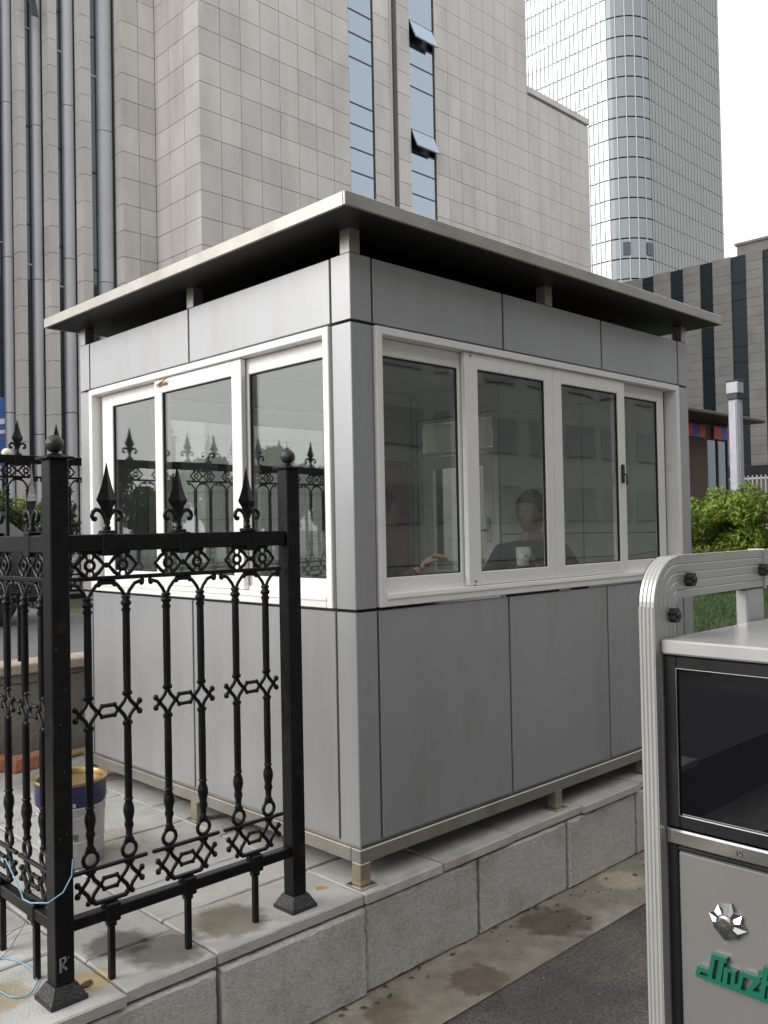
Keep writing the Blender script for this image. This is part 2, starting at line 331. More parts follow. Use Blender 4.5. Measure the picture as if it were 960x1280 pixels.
# lawn rising gently behind the booth
lm = MB(); nx, ny = 28, 20; X0, X1, Y0, Y1 = 3.5, 24, .0, 14
def lz(x, y): return min(.27, (x-3.5)*.25)+.03*math.sin(x*.7)*math.cos(y*.9)-.02
lm.add([(X0+(X1-X0)*i/nx, Y0+(Y1-Y0)*j/ny, lz(X0+(X1-X0)*i/nx, Y0+(Y1-Y0)*j/ny)) for i in range(nx+1) for j in range(ny+1)], [(i*(ny+1)+j, (i+1)*(ny+1)+j, (i+1)*(ny+1)+j+1, i*(ny+1)+j+1) for i in range(nx) for j in range(ny)], True)
struct('lawn', lm, 'soil')
struct('lawn_edge', MB().box(3.5, 24, -.012, .0, -.44, .1).box(3.5, 3.52, 0, 14, -.44, -.02), 'mortar')
def grass_blades(n, x0, x1, y0, y1, h):
    rg = np.random.default_rng(3); v = []; f = []
    for i in range(n):
        x = rg.uniform(x0, x1); y = rg.uniform(y0, y1); z = lz(x, y); a = rg.uniform(0, 6.28); hh = h*rg.uniform(.5, 1.3); w = .006
        dx, dy = math.cos(a)*w, math.sin(a)*w; lx, ly = rg.normal(0, .03), rg.normal(0, .03)
        k = len(v); v += [(x-dx, y-dy, z-.01), (x+dx, y+dy, z-.01), (x+lx, y+ly, z+hh)]; f.append((k, k+1, k+2))
    m = MB(); m.add(v, f); return m
g = grass_blades(38000, 5.5, 13.0, .2, 5.2, .07).build('grass', 'grass'); tag(g, 'short green lawn grass growing behind the guard booth', 'grass', kind='stuff')

# ------------------------------------------------------------------ iron fence
UW = .267
def sp(pts, y=0): return [(p[0], y, p[1]) for p in pts]
def fence_meshes(zt, zb, zl, pre):
    """zt top of the top rail, zb top of the bottom rail, zl foot of the legs; unit centred on u=0"""
    M = {}
    # finial
    m = MB(); m.box(-.02, .02, -.02, .02, zt, zt+.012, .003); m.lathe([(.011, zt+.012), (.013, zt+.02), (.008, zt+.027), (.011, zt+.036), (.008, zt+.045)], n=8)
    prof = [(.006, zt+.04), (.012, zt+.062), (.022, zt+.085), (.036, zt+.106), (.026, zt+.128), (.0175, zt+.152), (.009, zt+.185), (.0012, zt+.222)]
    v = []; f = []
    for r, z in prof: v += [(r, 0, z), (0, -r*.42, z), (-r, 0, z), (0, r*.42, z)]
    for k in range(len(prof)-1):
        for i in range(4): j = (i+1) % 4; f.append((k*4+i, k*4+j, k*4+4+j, k*4+4+i))
    m.add(v, f)
    for sx in (-1, 1):
        c = arc(.032, zt+.058, .022, 215, -75, 14)
        pts = [(0.004, zt+.03), (.008, zt+.045)]+c
        pts = [(.003, zt+.028), (.006, zt+.045), (.013, zt+.062), (.024, zt+.074), (.037, zt+.076), (.047, zt+.068), (.050, zt+.056), (.046, zt+.047), (.038, zt+.046)]
        m.tube([(sx*p[0], 0, p[1]) for p in pts], [.005, .006, .0066, .0072, .0072, .007, .0072, .0075, .008], 6)
        m.ball((sx*.0385, 0, zt+.0475), .0075, 6, 5)
    M['finial'] = m.mesh('finial', 'iron')
    # clip round the rails
    M['clip'] = MB().box(-.021, .021, -.0195, .0195, zt-.066, zt+.003, .003).mesh('clip', 'iron')
    # scroll band
    zb1, zb0 = zt-.055, zt-.135; zc = (zb0+zb1)/2; m = MB()
    m.box(-.078, .078, -.006, .006, zb1-.006, zb1+.004, .002); m.box(-UW/2, UW/2, -.009, .009, zb0-.006, zb0+.007, .002)
    for s in (-1, 1):
        cx = s*.054
        for k in (-1, 1):
            m.tube(sp([(cx+k*.010, zc+.034), (cx+k*.028, zc+.022), (cx+k*.047, zc), (cx+k*.028, zc-.022), (cx+k*.010, zc-.034)]), .0066, 6)
            m.tube(sp([(cx+k*.012, zc+.036), (cx+k*.012, zc+.026), (cx+k*.007, zc+.016)]), .0042, 5)
            m.tube(sp([(cx+k*.012, zc-.036), (cx+k*.012, zc-.026), (cx+k*.007, zc-.016)]), .0042, 5)
        m.tube(sp(arc(cx, zc, .0145, 0, 330, 11)), .0062, 6, closed=True)
    m.ball((0, 0, zc), .009, 8, 6)
    M['scroll_band'] = m.mesh('scroll_band', 'iron')
    # arches above the balusters
    m = MB(); z1 = zb0-.006; za = zt-.185
    for s in (-1, 1):
        for k in (-1, 1):
            u = s*.0635; w = .0615
            m.tube(sp([(u+k*.003, za-.012), (u+k*.012, za+.008), (u+k*.030, za+.030), (u+k*(w-.012), z1-.008), (u+k*w, z1-.004)]), .0062, 6)
    m.box(-.030, .030, -.008, .008, z1-.014, z1, .004)
    for s in (-1, 1):
        m.ball((s*.026, 0, z1-.013), .0085, 6, 5); m.ball((s*.118, 0, z1-.012), .010, 6, 5)
    M['arch'] = m.mesh('arch', 'iron')
    # diamond stars with the link between them
    def star_pair(zs, base=False):
        m = MB(); h = .046
        for s in (-1, 1):
            u = s*.0635
            for k in (-1, 1):
                # two curves each side crossing: from bar top to the tip balls
                m.tube(sp([(u, zs+h), (u+k*.010, zs+.022), (u+k*.026, zs+.004), (u+k*.040, zs-.014)]) if k*s > 0 else sp([(u, zs+h), (u+k*.010, zs+.022), (u+k*.026, zs+.004), (u+k*.034, zs-.004)]), .0068, 6)
                m.tube(sp([(u, zs-h), (u+k*.010, zs-.022), (u+k*.026, zs-.004), (u+k*.040, zs+.014)]) if k*s > 0 else sp([(u, zs-h), (u+k*.010, zs-.022), (u+k*.026, zs-.004), (u+k*.034, zs+.004)]), .0068, 6)
                if k*s > 0:
                    m.ball((u+k*.042, 0, zs+.016), .0102, 6, 5); m.ball((u+k*.042, 0, zs-.016), .0102, 6, 5)
                m.ball((u+k*.009, 0, zs+h), .009, 6, 5); m.ball((u+k*.009, 0, zs-h), .009, 6, 5)
        hexp = [(-.032, zs), (-.021, zs+.016), (.021, zs+.016), (.032, zs), (.021, zs-.016), (-.021, zs-.016)]
        m.tube(sp(hexp), .0067, 6, closed=True)
        for a in (-.021, .021):
            for b in (-.016, .016): m.ball((a, 0, zs+b), .008, 6, 5)
        if base:
            m.box(-.055, .055, -.007, .007, zs-h-.012, zs-h, .003); m.box(-.125, .125, -.007, .007, zs+h, zs+h+.012, .003)
        return m
    zs = zt-.54 if zt-zb > 1.0 else None
    zo = zb+.071
    if zs: M['star_link'] = star_pair(zs).mesh('star_link', 'iron')
    M['foot_scroll'] = star_pair(zo, True).mesh('foot_scroll', 'iron')
    # one baluster (u = 0)
    m = MB(); top = za-.005; zr = zo+.046+.012
    def seg(a, b):
        m.lathe([(.0118, b), (.0125, (a+b)/2), (.0118, a)], n=8)
    kn = [(.011, top), (.016, top-.006), (.011, top-.014), (.017, top-.022), (.017, top-.027), (.0105, top-.036), (.0155, top-.046), (.010, top-.056)]
    m.lathe(kn, n=8)
    bt = zr+.185
    if zs: seg(zs+.046, top-.05); seg(bt-.005, zs-.046)
    else: seg(bt-.005, top-.05)
    m.lathe([(.010, bt), (.0155, bt-.004), (.0105, bt-.012), (.0165, bt-.028), (.018, bt-.045), (.012, bt-.072), (.0155, bt-.085), (.011, bt-.098), (.010, bt-.118), (.0145, bt-.125), (.009, bt-.135)], n=8)
    m.tube(sp(arc(0, zr+.026, .0235, 0, 330, 11)), .0068, 6, closed=True)
    for s in (-1, 1): m.ball((s*.012, 0, zr+.051), .007, 6, 5)
    M['baluster'] = m.mesh('baluster', 'iron')
    M['leg'] = MB().box(-.009, .009, -.009, .009, zl, zb-.03, .001).box(-.024, .024, -.021, .021, zb-.046, zb+.012, .004).box(-.014, .014, -.013, .013, zb-.062, zb-.046, .003).mesh('leg', 'iron')
    return M
FM = fence_meshes(1.352, .222, .0, 'front'); RM = fence_meshes(1.852, .975, .577, 'rear')
def fence_panel(name, label, M, loc, rz, centers, u0, u1, zt, zb, group=None):
    t = thing(name, label, 'fence', loc, rz, group)
    box('top_rail', 'iron', t, u0, u1, -.0175, .0175, zt-.052, zt, .003)
    box('bottom_rail', 'iron', t, u0, u1, -.0165, .0165, zb-.036, zb, .003)
    for c in centers:
        for k in ('finial', 'clip', 'scroll_band', 'arch', 'star_link', 'foot_scroll', 'leg'):
            if k in M:
                o = put(k, M[k], t, (c, 0, 0))
                if k == 'finial': o.rotation_euler = (random.uniform(-.03, .03), random.uniform(-.02, .02), random.uniform(-.05, .05))
        for s in (-1, 1): put('baluster', M['baluster'], t, (c+s*.0635, 0, 0))
    return t
def fence_post(label, loc, z0=0, z1=1.575, group=None):
    t = thing('fence_post', label, 'post', loc, random.uniform(-.02, .02), group)
    box('shaft', 'iron', t, -.029, .029, -.029, .029, z0+.002, z1, .003)
    m = MB()
    for a, b, h0, h1 in ((.056, .056, 0, .012), (.054, .033, .012, .05)):
        v = [(-a, -a, z0+h0), (a, -a, z0+h0), (a, a, z0+h0), (-a, a, z0+h0), (-b, -b, z0+h1), (b, -b, z0+h1), (b, b, z0+h1), (-b, b, z0+h1)]
        m.add(v, [(0, 3, 2, 1), (4, 5, 6, 7), (0, 1, 5, 4), (1, 2, 6, 5), (2, 3, 7, 6), (3, 0, 4, 7)])
    m.build('base_skirt', 'iron_worn', t)
    m = MB().box(-.042, .042, -.042, .042, z1, z1+.008, .002)
    v = [(-.038, -.038, z1+.008), (.038, -.038, z1+.008), (.038, .038, z1+.008), (-.038, .038, z1+.008), (-.012, -.012, z1+.018), (.012, -.012, z1+.018), (.012, .012, z1+.018), (-.012, .012, z1+.018)]
    m.add(v, [(0, 3, 2, 1), (4, 5, 6, 7), (0, 1, 5, 4), (1, 2, 6, 5), (2, 3, 7, 6), (3, 0, 4, 7)])
    m.build('cap', 'iron', t)
    MB().lathe([(.011, z1+.016), (.009, z1+.022)], n=10).ball((0, 0, z1+.046), .027, 16, 12).build('ball', 'iron_worn', t)
    return t
PX, PY = -1.142, .053
p1 = fence_post('black square fence post with ball cap joining two iron railings', (PX, PY, 0))
p2 = fence_post('black square fence post with ball cap beside the booth corner', (-.273, PY, 0))
p3 = fence_post('black square fence post with ball cap ending the side railing', (PX, .97, 0))
# scuffed paint mark on the first post
m = MB().tube([(-.008, 0, -.018), (-.008, 0, .018), (.004, 0, .018), (.008, 0, .009), (.002, 0, .002), (-.006, 0, .002), (.010, 0, -.018)], .0042, 5, flat=.15)
m.tube([(-.013, 0, -.02), (-.004, 0, -.021)], .002, 4, flat=.2).tube([(.016, 0, .012), (.016, 0, .018)], .0018, 4, flat=.2); m.build('paint_scuff', 'scratch', p1, (-.006, -.0297, .11))
for (x, z) in ((-.005, .80), (.01, .48), (-.012, .47), (.004, .66), (-.016, 1.02), (.012, .9)): MB().ball((0, 0, 0), .0013, 5, 4, 2).build('paint_chip', 'scratch', p1, (x, -.029, z))
pa = fence_panel('iron_railing', 'black wrought-iron railing with three spear finials in front of the booth', FM, (0, PY, 0), 0, [-.983, -.715, -.448], PX+.029, -.302, 1.352, .222)
pb = fence_panel('iron_railing', 'black wrought-iron railing running back from the post, paint pail behind it', FM, (PX, 0, 0), math.pi/2, [.222, .489, .756], PY+.029, .94, 1.352, .222)
rearw = thing('garden_wall', 'low plastered retaining wall with pale coping behind the booth', 'wall', (0, 0, 0))
box('wall_body', 'wall_plaster', rearw, -9, 3.42, 2.9, 3.12, -.44, .515, .004)
x = -9.0
while x < 3.4:
    w = min(random.uniform(.5, .8), 3.44-x)
    o = MB().box(0, w-.006, -.13, .14, -.03, .03, .008).build('coping_stone', 'coping', rearw, (x, 3.0, .547+random.uniform(-.004, .004))); o.rotation_euler = (0, random.uniform(-.008, .008), 0); x += w
m = MB().tube([(-.35, 2.898, .46), (-.2, 2.898, .47), (-.05, 2.898, .455), (.1, 2.898, .475), (.3, 2.898, .49)], .003, 4); m.build('crack', 'mortar', rearw)
k0 = -33; cs = [ -.061+UW*k for k in range(-30, 13)]
bounds = [(-8.2, -5.47), (-5.41, -2.68), (-2.62, .98), (1.04, 3.34)]
labs = ['iron railing on the low wall, farthest along behind the shrubs', 'iron railing on the low wall, next section toward the shrubs', 'black iron railing with spear finials standing on the low wall behind the booth', 'iron railing on the low wall hidden behind the back of the booth']
for (a, b), l in zip(bounds, labs):
    fence_panel('iron_railing', l, RM, (0, 3.02, 0), 0, [c for c in cs if a+.1 < c < b-.1], a, b, 1.852, .975)
for x in (-5.44, -2.65, 1.01): fence_post('black square post with ball cap between railings on the low wall', (x, 3.02, 0), .577, 2.02, 'posts on the low wall')

# ------------------------------------------------------------------ guard booth
BW, BL = 2.678, 2.274; ZB, Z1, Z2, ZT = .15, 1.04, 2.152, 2.418
bt = thing('guard_booth', 'grey metal-panelled guard booth with white sliding windows and flat roof', 'booth', (0, 0, 0))
g2 = .0065; pt = .022
def panel_x(x0, x1, z0, z1, y=0, inv=1):   # in the front / back wall
    a, b = sorted((y, y+pt*inv)); return MB().box(x0+g2, x1-g2, a, b, z0+g2, z1-g2, .002).build('panel', 'panel', bt)
def panel_y(y0, y1, z0, z1, x=0, inv=1):
    a, b = sorted((x, x+pt*inv)); return MB().box(a, b, y0+g2, y1-g2, z0+g2, z1-g2, .002).build('panel', 'panel', bt)
CW = .115
for a, b in ((CW, .936), (.936, 1.753), (1.753, BW-CW)):
    panel_x(a, b, ZB, Z1); panel_x(a, b, Z2, ZT); panel_x(a, b, ZB, Z1, BL, -1); panel_x(a, b, Z2, ZT, BL, -1)
for a, b in ((CW, 1.142), (1.142, BL-CW)):
    panel_y(a, b, ZB, Z1); panel_y(a, b, Z2, ZT); panel_y(a, b, Z2, ZT, BW, -1)
panel_y(CW, 1.36, ZB, Z1, BW, -1); panel_y(CW, 1.36, Z1, Z2, BW, -1); panel_x(1.85, BW-CW, Z1, Z2, BL, -1)
for (cx, cy, sx, sy) in ((0, 0, 1, 1), (BW, 0, -1, 1), (0, BL, 1, -1), (BW, BL, -1, -1)):
    for a, b in ((ZB, Z1), (Z1, Z2), (Z2, ZT)):
        e = CW-g2; c = .0025
        pol = [(c, 0), (e, 0), (e, pt), (pt, pt), (pt, e), (0, e), (0, c)]
        MB().prism([(cx+sx*p[0], cy+sy*p[1]) for p in pol], 'z', a+g2, b-g2).build('corner_panel', 'panel', bt)
# wall core (dark joints) and lining
ct = .05
m = MB()
def core(x0, x1, y0, y1, z0, z1): m.box(x0, x1, y0, y1, z0, z1)
i0 = .019
core(i0, BW-i0, i0, ct, ZB, Z1-.012); core(i0, BW-i0, i0, ct, Z2+.01, ZT-.004); core(i0, .122, i0, ct, Z1-.012, Z2+.01); core(BW-.122, BW-i0, i0, ct, Z1-.012, Z2+.01)
core(i0, ct, ct, BL-i0, ZB, Z1-.012); core(i0, ct, ct, BL-i0, Z2+.01, ZT-.004); core(i0, ct, ct, .122, Z1-.012, Z2+.01); core(i0, ct, BL-.122, BL-i0, Z1-.012, Z2+.01)
core(ct, BW-i0, BL-ct, BL-i0, ZB, Z1-.012); core(ct, BW-i0, BL-ct, BL-i0, Z2+.01, ZT-.004); core(ct, .38, BL-ct, BL-i0, Z1-.012, Z2+.01); core(1.85, BW-i0, BL-ct, BL-i0, Z1-.012, Z2+.01)
core(BW-ct, BW-i0, ct, 1.38, ZB, Z2+.01); core(BW-ct, BW-i0, 2.16, BL-ct, ZB, Z2+.01); core(BW-ct, BW-i0, ct, BL-ct, Z2+.01, ZT-.004)
m.build('wall_core', 'joint', bt)
m = MB(); q = ct+.002; r = .012
m.box(q, BW-q, q, q+r, ZB+.06, Z1-.02).box(q, BW-q, q, q+r, Z2+.015, ZT-.06)
m.box(q, q+r, q+r, BL-q, ZB+.06, Z1-.02).box(q, q+r, q+r, BL-q, Z2+.015, ZT-.06)
m.build('front_lining', 'inner_wall', bt)
for a, b in ((.064, .38), (1.85, 2.25), (2.25, BW-.064)): MB().box(a+.003, b-.003, BL-q-r, BL-q, ZB+.06, ZT-.06, .002).build('lining_panel', 'inner_wall', bt)
for a, b in ((.38, 1.1), (1.1, 1.85)):
    MB().box(a+.003, b-.003, BL-q-r, BL-q, ZB+.06, Z1-.02, .002).build('lining_panel', 'inner_wall', bt); MB().box(a+.003, b-.003, BL-q-r, BL-q, Z2+.02, ZT-.06, .002).build('lining_panel', 'inner_wall', bt)
for a, b in ((.064, .7), (.7, 1.37)):
    for c, d in ((ZB+.06, 1.3), (1.3, 2.13), (2.13, ZT-.06)): MB().box(BW-q-r, BW-q, a+.003, b-.003, c+.003, d-.003, .002).build('lining_panel', 'inner_wall', bt)
MB().box(BW-q-r, BW-q, 2.165, BL-.066, ZB+.06, ZT-.06, .002).build('lining_panel', 'inner_wall', bt)
MB().box(BW-q-r, BW-q, 1.376, 2.16, 2.17, ZT-.06, .002).build('lining_panel', 'inner_wall', bt)
box('floor', 'inner_dark', bt, ct+.001, BW-ct-.001, ct+.001, BL-ct-.001, ZB+.005, .2)
for i in range(4):
    a = ct+.004+(BW-2*ct-.008)*i/4; b = ct+.004+(BW-2*ct-.008)*(i+1)/4
    MB().box(a+.004, b-.004, ct+.004, BL-ct-.004, ZT-.055, ZT-.03, .003).build('ceiling_panel', 'inner_wall', bt)
box('ceiling_backing', 'joint', bt, ct+.002, BW-ct-.002, ct+.002, BL-ct-.002, ZT-.029, ZT-.006)
# base frame
m = MB(); z0, z1 = .088, .141; e = -.004; w = .05
m.box(e, BW-e, e, w, z0, z1, .003).box(e, BW-e, BL-w, BL-e, z0, z1, .003).box(e, w, w+.001, BL-w-.001, z0, z1, .003).box(BW-w, BW-e, w+.001, BL-w-.001, z0, z1, .003)
m.build('base_rail', 'steel', bt)
m = MB().box(.018, BW-.018, .018, BL-.018, z1-.002, ZB+.003); m.build('base_recess_strip', 'steel', bt)  # recessed steel strip between base rail and wall panels
for (x, y) in ((.022, .022), (1.285, .024), (2.1, .024), (BW-.022, .024), (.024, 1.157), (.024, BL-.03), (BW-.03, BL-.03), (1.285, BL-.03)):
    l = MB().box(-.026, .026, -.026, .026, .006, z0+.001, .003).build('leg', 'steel_leg', bt, (x, y, 0))
    MB().box(-.044, .044, -.044, .044, .0, .006, .001).build('foot_plate', 'steel_leg', l)
# roof
RX0, RX1, RY0, RY1, RB, RT = -.169, 2.79, -.169, 2.362, 2.508, 2.562
rf = MB().box(RX0+.004, RX1-.004, RY0+.004, RY1-.004, RB+.006, RT-.004).build('roof', 'roof_top', bt)
m = MB(); fw = .012
for a in ((RX0, RX1, RY0, RY0+fw), (RX0, RX1, RY1-fw, RY1), (RX0, RX0+fw, RY0+fw, RY1-fw), (RX1-fw, RX1, RY0+fw, RY1-fw)): MB().box(*a, RB, RT, .003).build('fascia', 'steel', rf)
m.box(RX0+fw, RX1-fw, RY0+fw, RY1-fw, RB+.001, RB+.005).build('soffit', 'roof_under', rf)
for (x, y) in ((.03, .03), (BW-.03, .03), (.03, BL-.03), (BW-.03, BL-.03), (1.30, .03), (.03, 1.13), (1.30, BL-.03)):
    c = 'steel'; MB().box(x-.028, x+.028, y-.028, y+.028, ZT-.004, RB+.002, .002).build('roof_post', c, bt)
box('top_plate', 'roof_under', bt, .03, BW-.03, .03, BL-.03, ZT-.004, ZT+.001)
# windows
def rect_frame(m, u0, u1, z0, z1, a, b, wl, wr, wb, wt, axis):
    def bx(p0, p1, q0, q1):
        if axis == 'x': m.box(p0, p1, a, b, q0, q1, .003)
        else: m.box(a, b, p0, p1, q0, q1, .003)
    bx(u0, u0+wl, z0, z1); bx(u1-wr, u1, z0, z1); bx(u0+wl, u1-wr, z0, z0+wb); bx(u0+wl, u1-wr, z1-wt, z1)
    return m
def window(axis, u0, u1, z0, z1, sashes, off=0, sgn=1, wf=.035, wb=.05):
    """sashes: (u0, u1, glass u0, glass u1, track 0 front / 1 back)"""
    def dd(a, b): return sorted((off+sgn*a, off+sgn*b))
    fr = rect_frame(MB(), u0, u1, z0, z1, *dd(-.012, .07), wf, wf, wb, .032, axis).build('window_frame', 'white_alu', bt)
    m = MB(); a, b = dd(.002, .062)
    zz = z0+wb
    if axis == 'x': m.box(u0+wf, u1-wf, *dd(.028, .034), zz, zz+.018).box(u0+wf, u1-wf, *dd(-.016, -.002), zz-.02, zz-.012)
    else: m.box(*dd(.028, .034), u0+wf, u1-wf, zz, zz+.018).box(*dd(-.016, -.002), u0+wf, u1-wf, zz-.02, zz-.012)
    m.build('track', 'white_alu', fr)
    for (s0, s1, ga, gb, tr) in sashes:
        d0 = .003 if tr == 0 else .036; d1 = d0+.026
        za, zb_ = z0+wb+.002, z1-.034
        gz0, gz1 = 1.157, 2.045
        sh = rect_frame(MB(), s0, s1, za, zb_, *dd(d0, d1), ga-s0, s1-gb, gz0-za, zb_-gz1, axis).build('sash', 'white_alu', bt)
        gm_ = rect_frame(MB(), ga-.003, gb+.003, gz0-.003, gz1+.003, *dd(d0+.006, d0+.020), .008, .008, .008, .008, axis).build('gasket', 'joint', sh)
        c, d = dd(d0+.012, d0+.017)
        p = MB()
        if axis == 'x': p.box(ga+.002, gb-.002, c, d, gz0+.002, gz1-.002)
        else: p.box(c, d, ga+.002, gb-.002, gz0+.002, gz1-.002)
        p.build('pane', 'booth_glass', sh)
    return fr
w1 = window('x', .122, 2.552, Z1+.006, Z2-.004, [(.157-.02, .72, .160, .655, 1), (.668, 1.318, .752, 1.249, 0), (1.322, 1.972, 1.39, 1.902, 0), (1.925, 2.45, 1.966, 2.379, 1)])
w2 = window('y', .122, 2.152, Z1+.006, Z2-.004, [(.140, .79, .165, .716, 1), (.728, 1.47, .803, 1.40, 0), (1.41, 2.09, 1.478, 1.972, 1)])
w3 = window('x', .385, 1.845, Z1+.006, Z2-.004, [(.43, 1.13, .48, 1.07, 0), (1.09, 1.80, 1.15, 1.75, 1)], off=BL, sgn=-1)
# small latch details
for (x, z) in ((1.93, 1.62),):
    MB().box(-.012, .012, -.014, 0, -.05, .05, .005).tube([(0, -.012, .0), (0, -.03, -.01), (0, -.03, -.06)], .006, 6).build('window_latch', 'knob_black', w1, (x, .004, z))
for z in (1.098, 2.1):
    for dx in (0, .018): MB().lathe([(.004, -.0), (.004, .004)], n=8).build('screw', 'knob_black', w1, (.70+dx*.3, .0, z+dx)).rotation_euler = (math.pi/2, 0, 0)
m = MB().box(-.045, .045, -.01, 0, -.006, .006, .003).tube([(-.045, -.006, -.008), (-.01, -.012, .004), (.03, -.01, .012), (.05, -.004, .02)], .004, 5)
o = m.build('torn_tape', 'wood', w2, (-.001, 1.385, 2.088)); o.rotation_euler = (.3, 0, -math.pi/2)
# glazed door in the far side wall
dr = rect_frame(MB(), 1.384, 2.156, .2, Z2, BW-.055, BW-.008, .05, .05, .08, .022, 'y').box(BW-.054, BW-.009, 1.434, 2.106, 1.885, 1.915, .003).build('door_frame', 'white_alu', bt)
box('transom_pane', 'booth_glass', dr, BW-.034, BW-.029, 1.435, 2.105, 1.916, Z2-.023)
ds = rect_frame(MB(), 1.44, 2.10, .285, 1.88, BW-.05, BW-.02, .09, .09, .75, .09, 'y').build('door', 'white_alu', bt)
box('door_pane', 'booth_glass', ds, BW-.037, BW-.032, 1.53, 2.01, 1.035, 1.79)
MB().tube([(BW-.05, 1.485, 1.33), (BW-.09, 1.485, 1.33), (BW-.09, 1.60, 1.33)], .010, 8).box(BW-.056, BW-.05, 1.465, 1.505, 1.24, 1.42, .002).build('door_handle', 'chrome', ds)
pp = MB().box(BW-.0385, BW-.0370, 1.45, 2.09, 1.92, 2.12).build('transom_sky_sheet', 'sky_sheet'); tag(pp, 'added translucent white sheet standing in for bright sky above the booth door', 'sky_sheet')  # added backlit sheet, imitates sky brightness seen through the transom
bn = MB().box(2.28, 2.57, BL-.0705, BL-.0675, .95, 1.86).build('red_banner', 'banner_red'); tag(bn, 'plain red hanging banner on the booth inner wall', 'banner')

# ------------------------------------------------------------------ paint pail, bricks, wires, small debris
pl = thing('paint_pail', 'grey paint pail with blue band and open golden rim behind the railing', 'pail', (-.625, 1.10, 0), math.radians(-38)); pl.scale = (1, 1, .94)
MB().lathe([(.126, .002), (.129, .008), (.129, .055), (.132, .06), (.129, .065), (.136, .225), (.139, .23), (.136, .235), (.139, .262)], n=40, cap=False).lathe([(.0001, .004), (.126, .004)], n=40, cap=False).build('body', 'tin', pl)
MB().lathe([(.1395, .2625), (.1415, .30), (.1415, .345), (.144, .348), (.144, .356)], n=40, cap=False).build('blue_band', 'tin_blue', pl)
MB().lathe([(.144, .357), (.147, .362), (.146, .371), (.139, .373), (.134, .366), (.132, .345)], n=40, cap=False).build('rim', 'tin_gold', pl)
MB().lathe([(.0001, .340), (.09, .342), (.132, .344)], n=40, cap=False).build('lid', 'tin_gold', pl)
MB().lathe([(.1398, .259), (.1405, .261), (.1398, .263)], n=40, cap=False).build('white_line', 'print_white', pl)
for s in (-1, 1): MB().lathe([(.012, -.004), (.012, .004)], n=10).build('bail_lug', 'tin', pl, (s*.141, 0, .29)).rotation_euler = (0, math.pi/2, 0)
MB().tube([(.146*math.cos(a), -.146*math.sin(a)*1.0, .29-.075*math.sin(a)) for a in [math.pi*i/16 for i in range(17)]], .002, 5).build('bail', 'tin', pl)
def text_mesh(txt, size, extrude=.0004, shear=0, bevel=0, space=1):
    c = bpy.data.curves.new('t', 'FONT'); c.body = txt; c.size = size; c.extrude = extrude; c.shear = shear; c.bevel_depth = bevel; c.align_x = 'CENTER'; c.space_character = space; c.resolution_u = 4
    o = bpy.data.objects.new('t', c); COL.objects.link(o); dg = bpy.context.evaluated_depsgraph_get(); dg.update()
    me = bpy.data.meshes.new_from_object(o.evaluated_get(dg)); bpy.data.objects.remove(o); me.materials.clear(); return me
def wrap_text(txt, size, r, z, name, m, ang=0):
    me = text_mesh(txt, size)
    for v in me.vertices:
        a = v.co.x/r+ang; rr = r+.0006+v.co.z; zz = z+v.co.y; v.co = Vector((rr*math.sin(a), -rr*math.cos(a), zz))
    me.materials.append(MATS[m]); return put(name, me, pl)
wrap_text('涂料专用', .032, .134, .125, 'black_lettering', 'print_black', -.02)
wrap_text('环保型内墙', .020, .1415, .270, 'white_lettering', 'print_white', .02)
MB().lathe([(.1325, .112), (.1328, .113), (.1325, .117)], n=40, cap=False).build('print_line', 'print_white', pl)

def clay_brick(label, loc, rz, tilt=0, L=.24):
    o = MB().box(-L/2, L/2, -.057, .057, 0, .075, .005).build('brick', 'brick', None, loc, rz); o.rotation_euler = (tilt, 0, rz); return tag(o, label, 'brick')
clay_brick('red clay brick lying at the foot of the low wall', (-.14, 2.70, .002), math.radians(8))
o = MB().box(-.35, .35, -.045, .045, 0, .022, .003).build('wood_offcut', 'wood', None, (.19, 2.79, .003), math.radians(3)); tag(o, 'pale wooden plank offcut lying against the foot of the low wall', 'plank')
clay_brick('red clay brick standing half hidden at the left end of the plank offcut', (-.36, 2.78, .002), math.radians(-4))
tag(MB().tube([(-1.126, -.0, .412), (-1.130, -.0, .366), (-1.159, -.006, .328), (-1.201, .0, .309), (-1.226, .06, .300), (-1.215, .14, .285), (-1.19, .22, .28), (-1.17, .28, .262), (-1.155, .36, .277), (-1.15, .44, .31), (-1.16, .50, .29)], .0022, 6).build('blue_wire', 'wire_blue'), 'thin blue wire tied round the corner fence post', 'wire')
lp = [(-1.25, .52, .004), (-1.175, .428, .004), (-1.146, .374, .005), (-1.134, .268, .006), (-1.160, .185, .005), (-1.206, .135, .004), (-1.243, .16, .004), (-1.257, .223, .004), (-1.30, .30, .004)]
def smooth(p, n=4):
    out = []
    for i in range(len(p)-1):
        a = Vector(p[max(0, i-1)]); b = Vector(p[i]); c = Vector(p[i+1]); d = Vector(p[min(len(p)-1, i+2)])
        for k in range(n):
            t = k/n; out.append(.5*((2*b)+(c-a)*t+(2*a-5*b+4*c-d)*t*t+(3*b-a-3*c+d)*t**3))
    return out+[Vector(p[-1])]
tag(MB().tube(smooth(lp), .0022, 6).build('blue_wire', 'wire_blue'), 'loop of pale blue wire lying on the paving slabs', 'wire')
tag(MB().tube(smooth([(-1.17, .50, .004), (-1.10, .56, .012), (-1.05, .559, .03), (-1.06, .52, .05), (-1.11, .47, .03), (-1.17, .43, .005), (-1.25, .40, .004)]), .0026, 6).build('grey_wire', 'wire_grey'), 'twist of grey cable lying on the slabs behind the railing', 'cable')
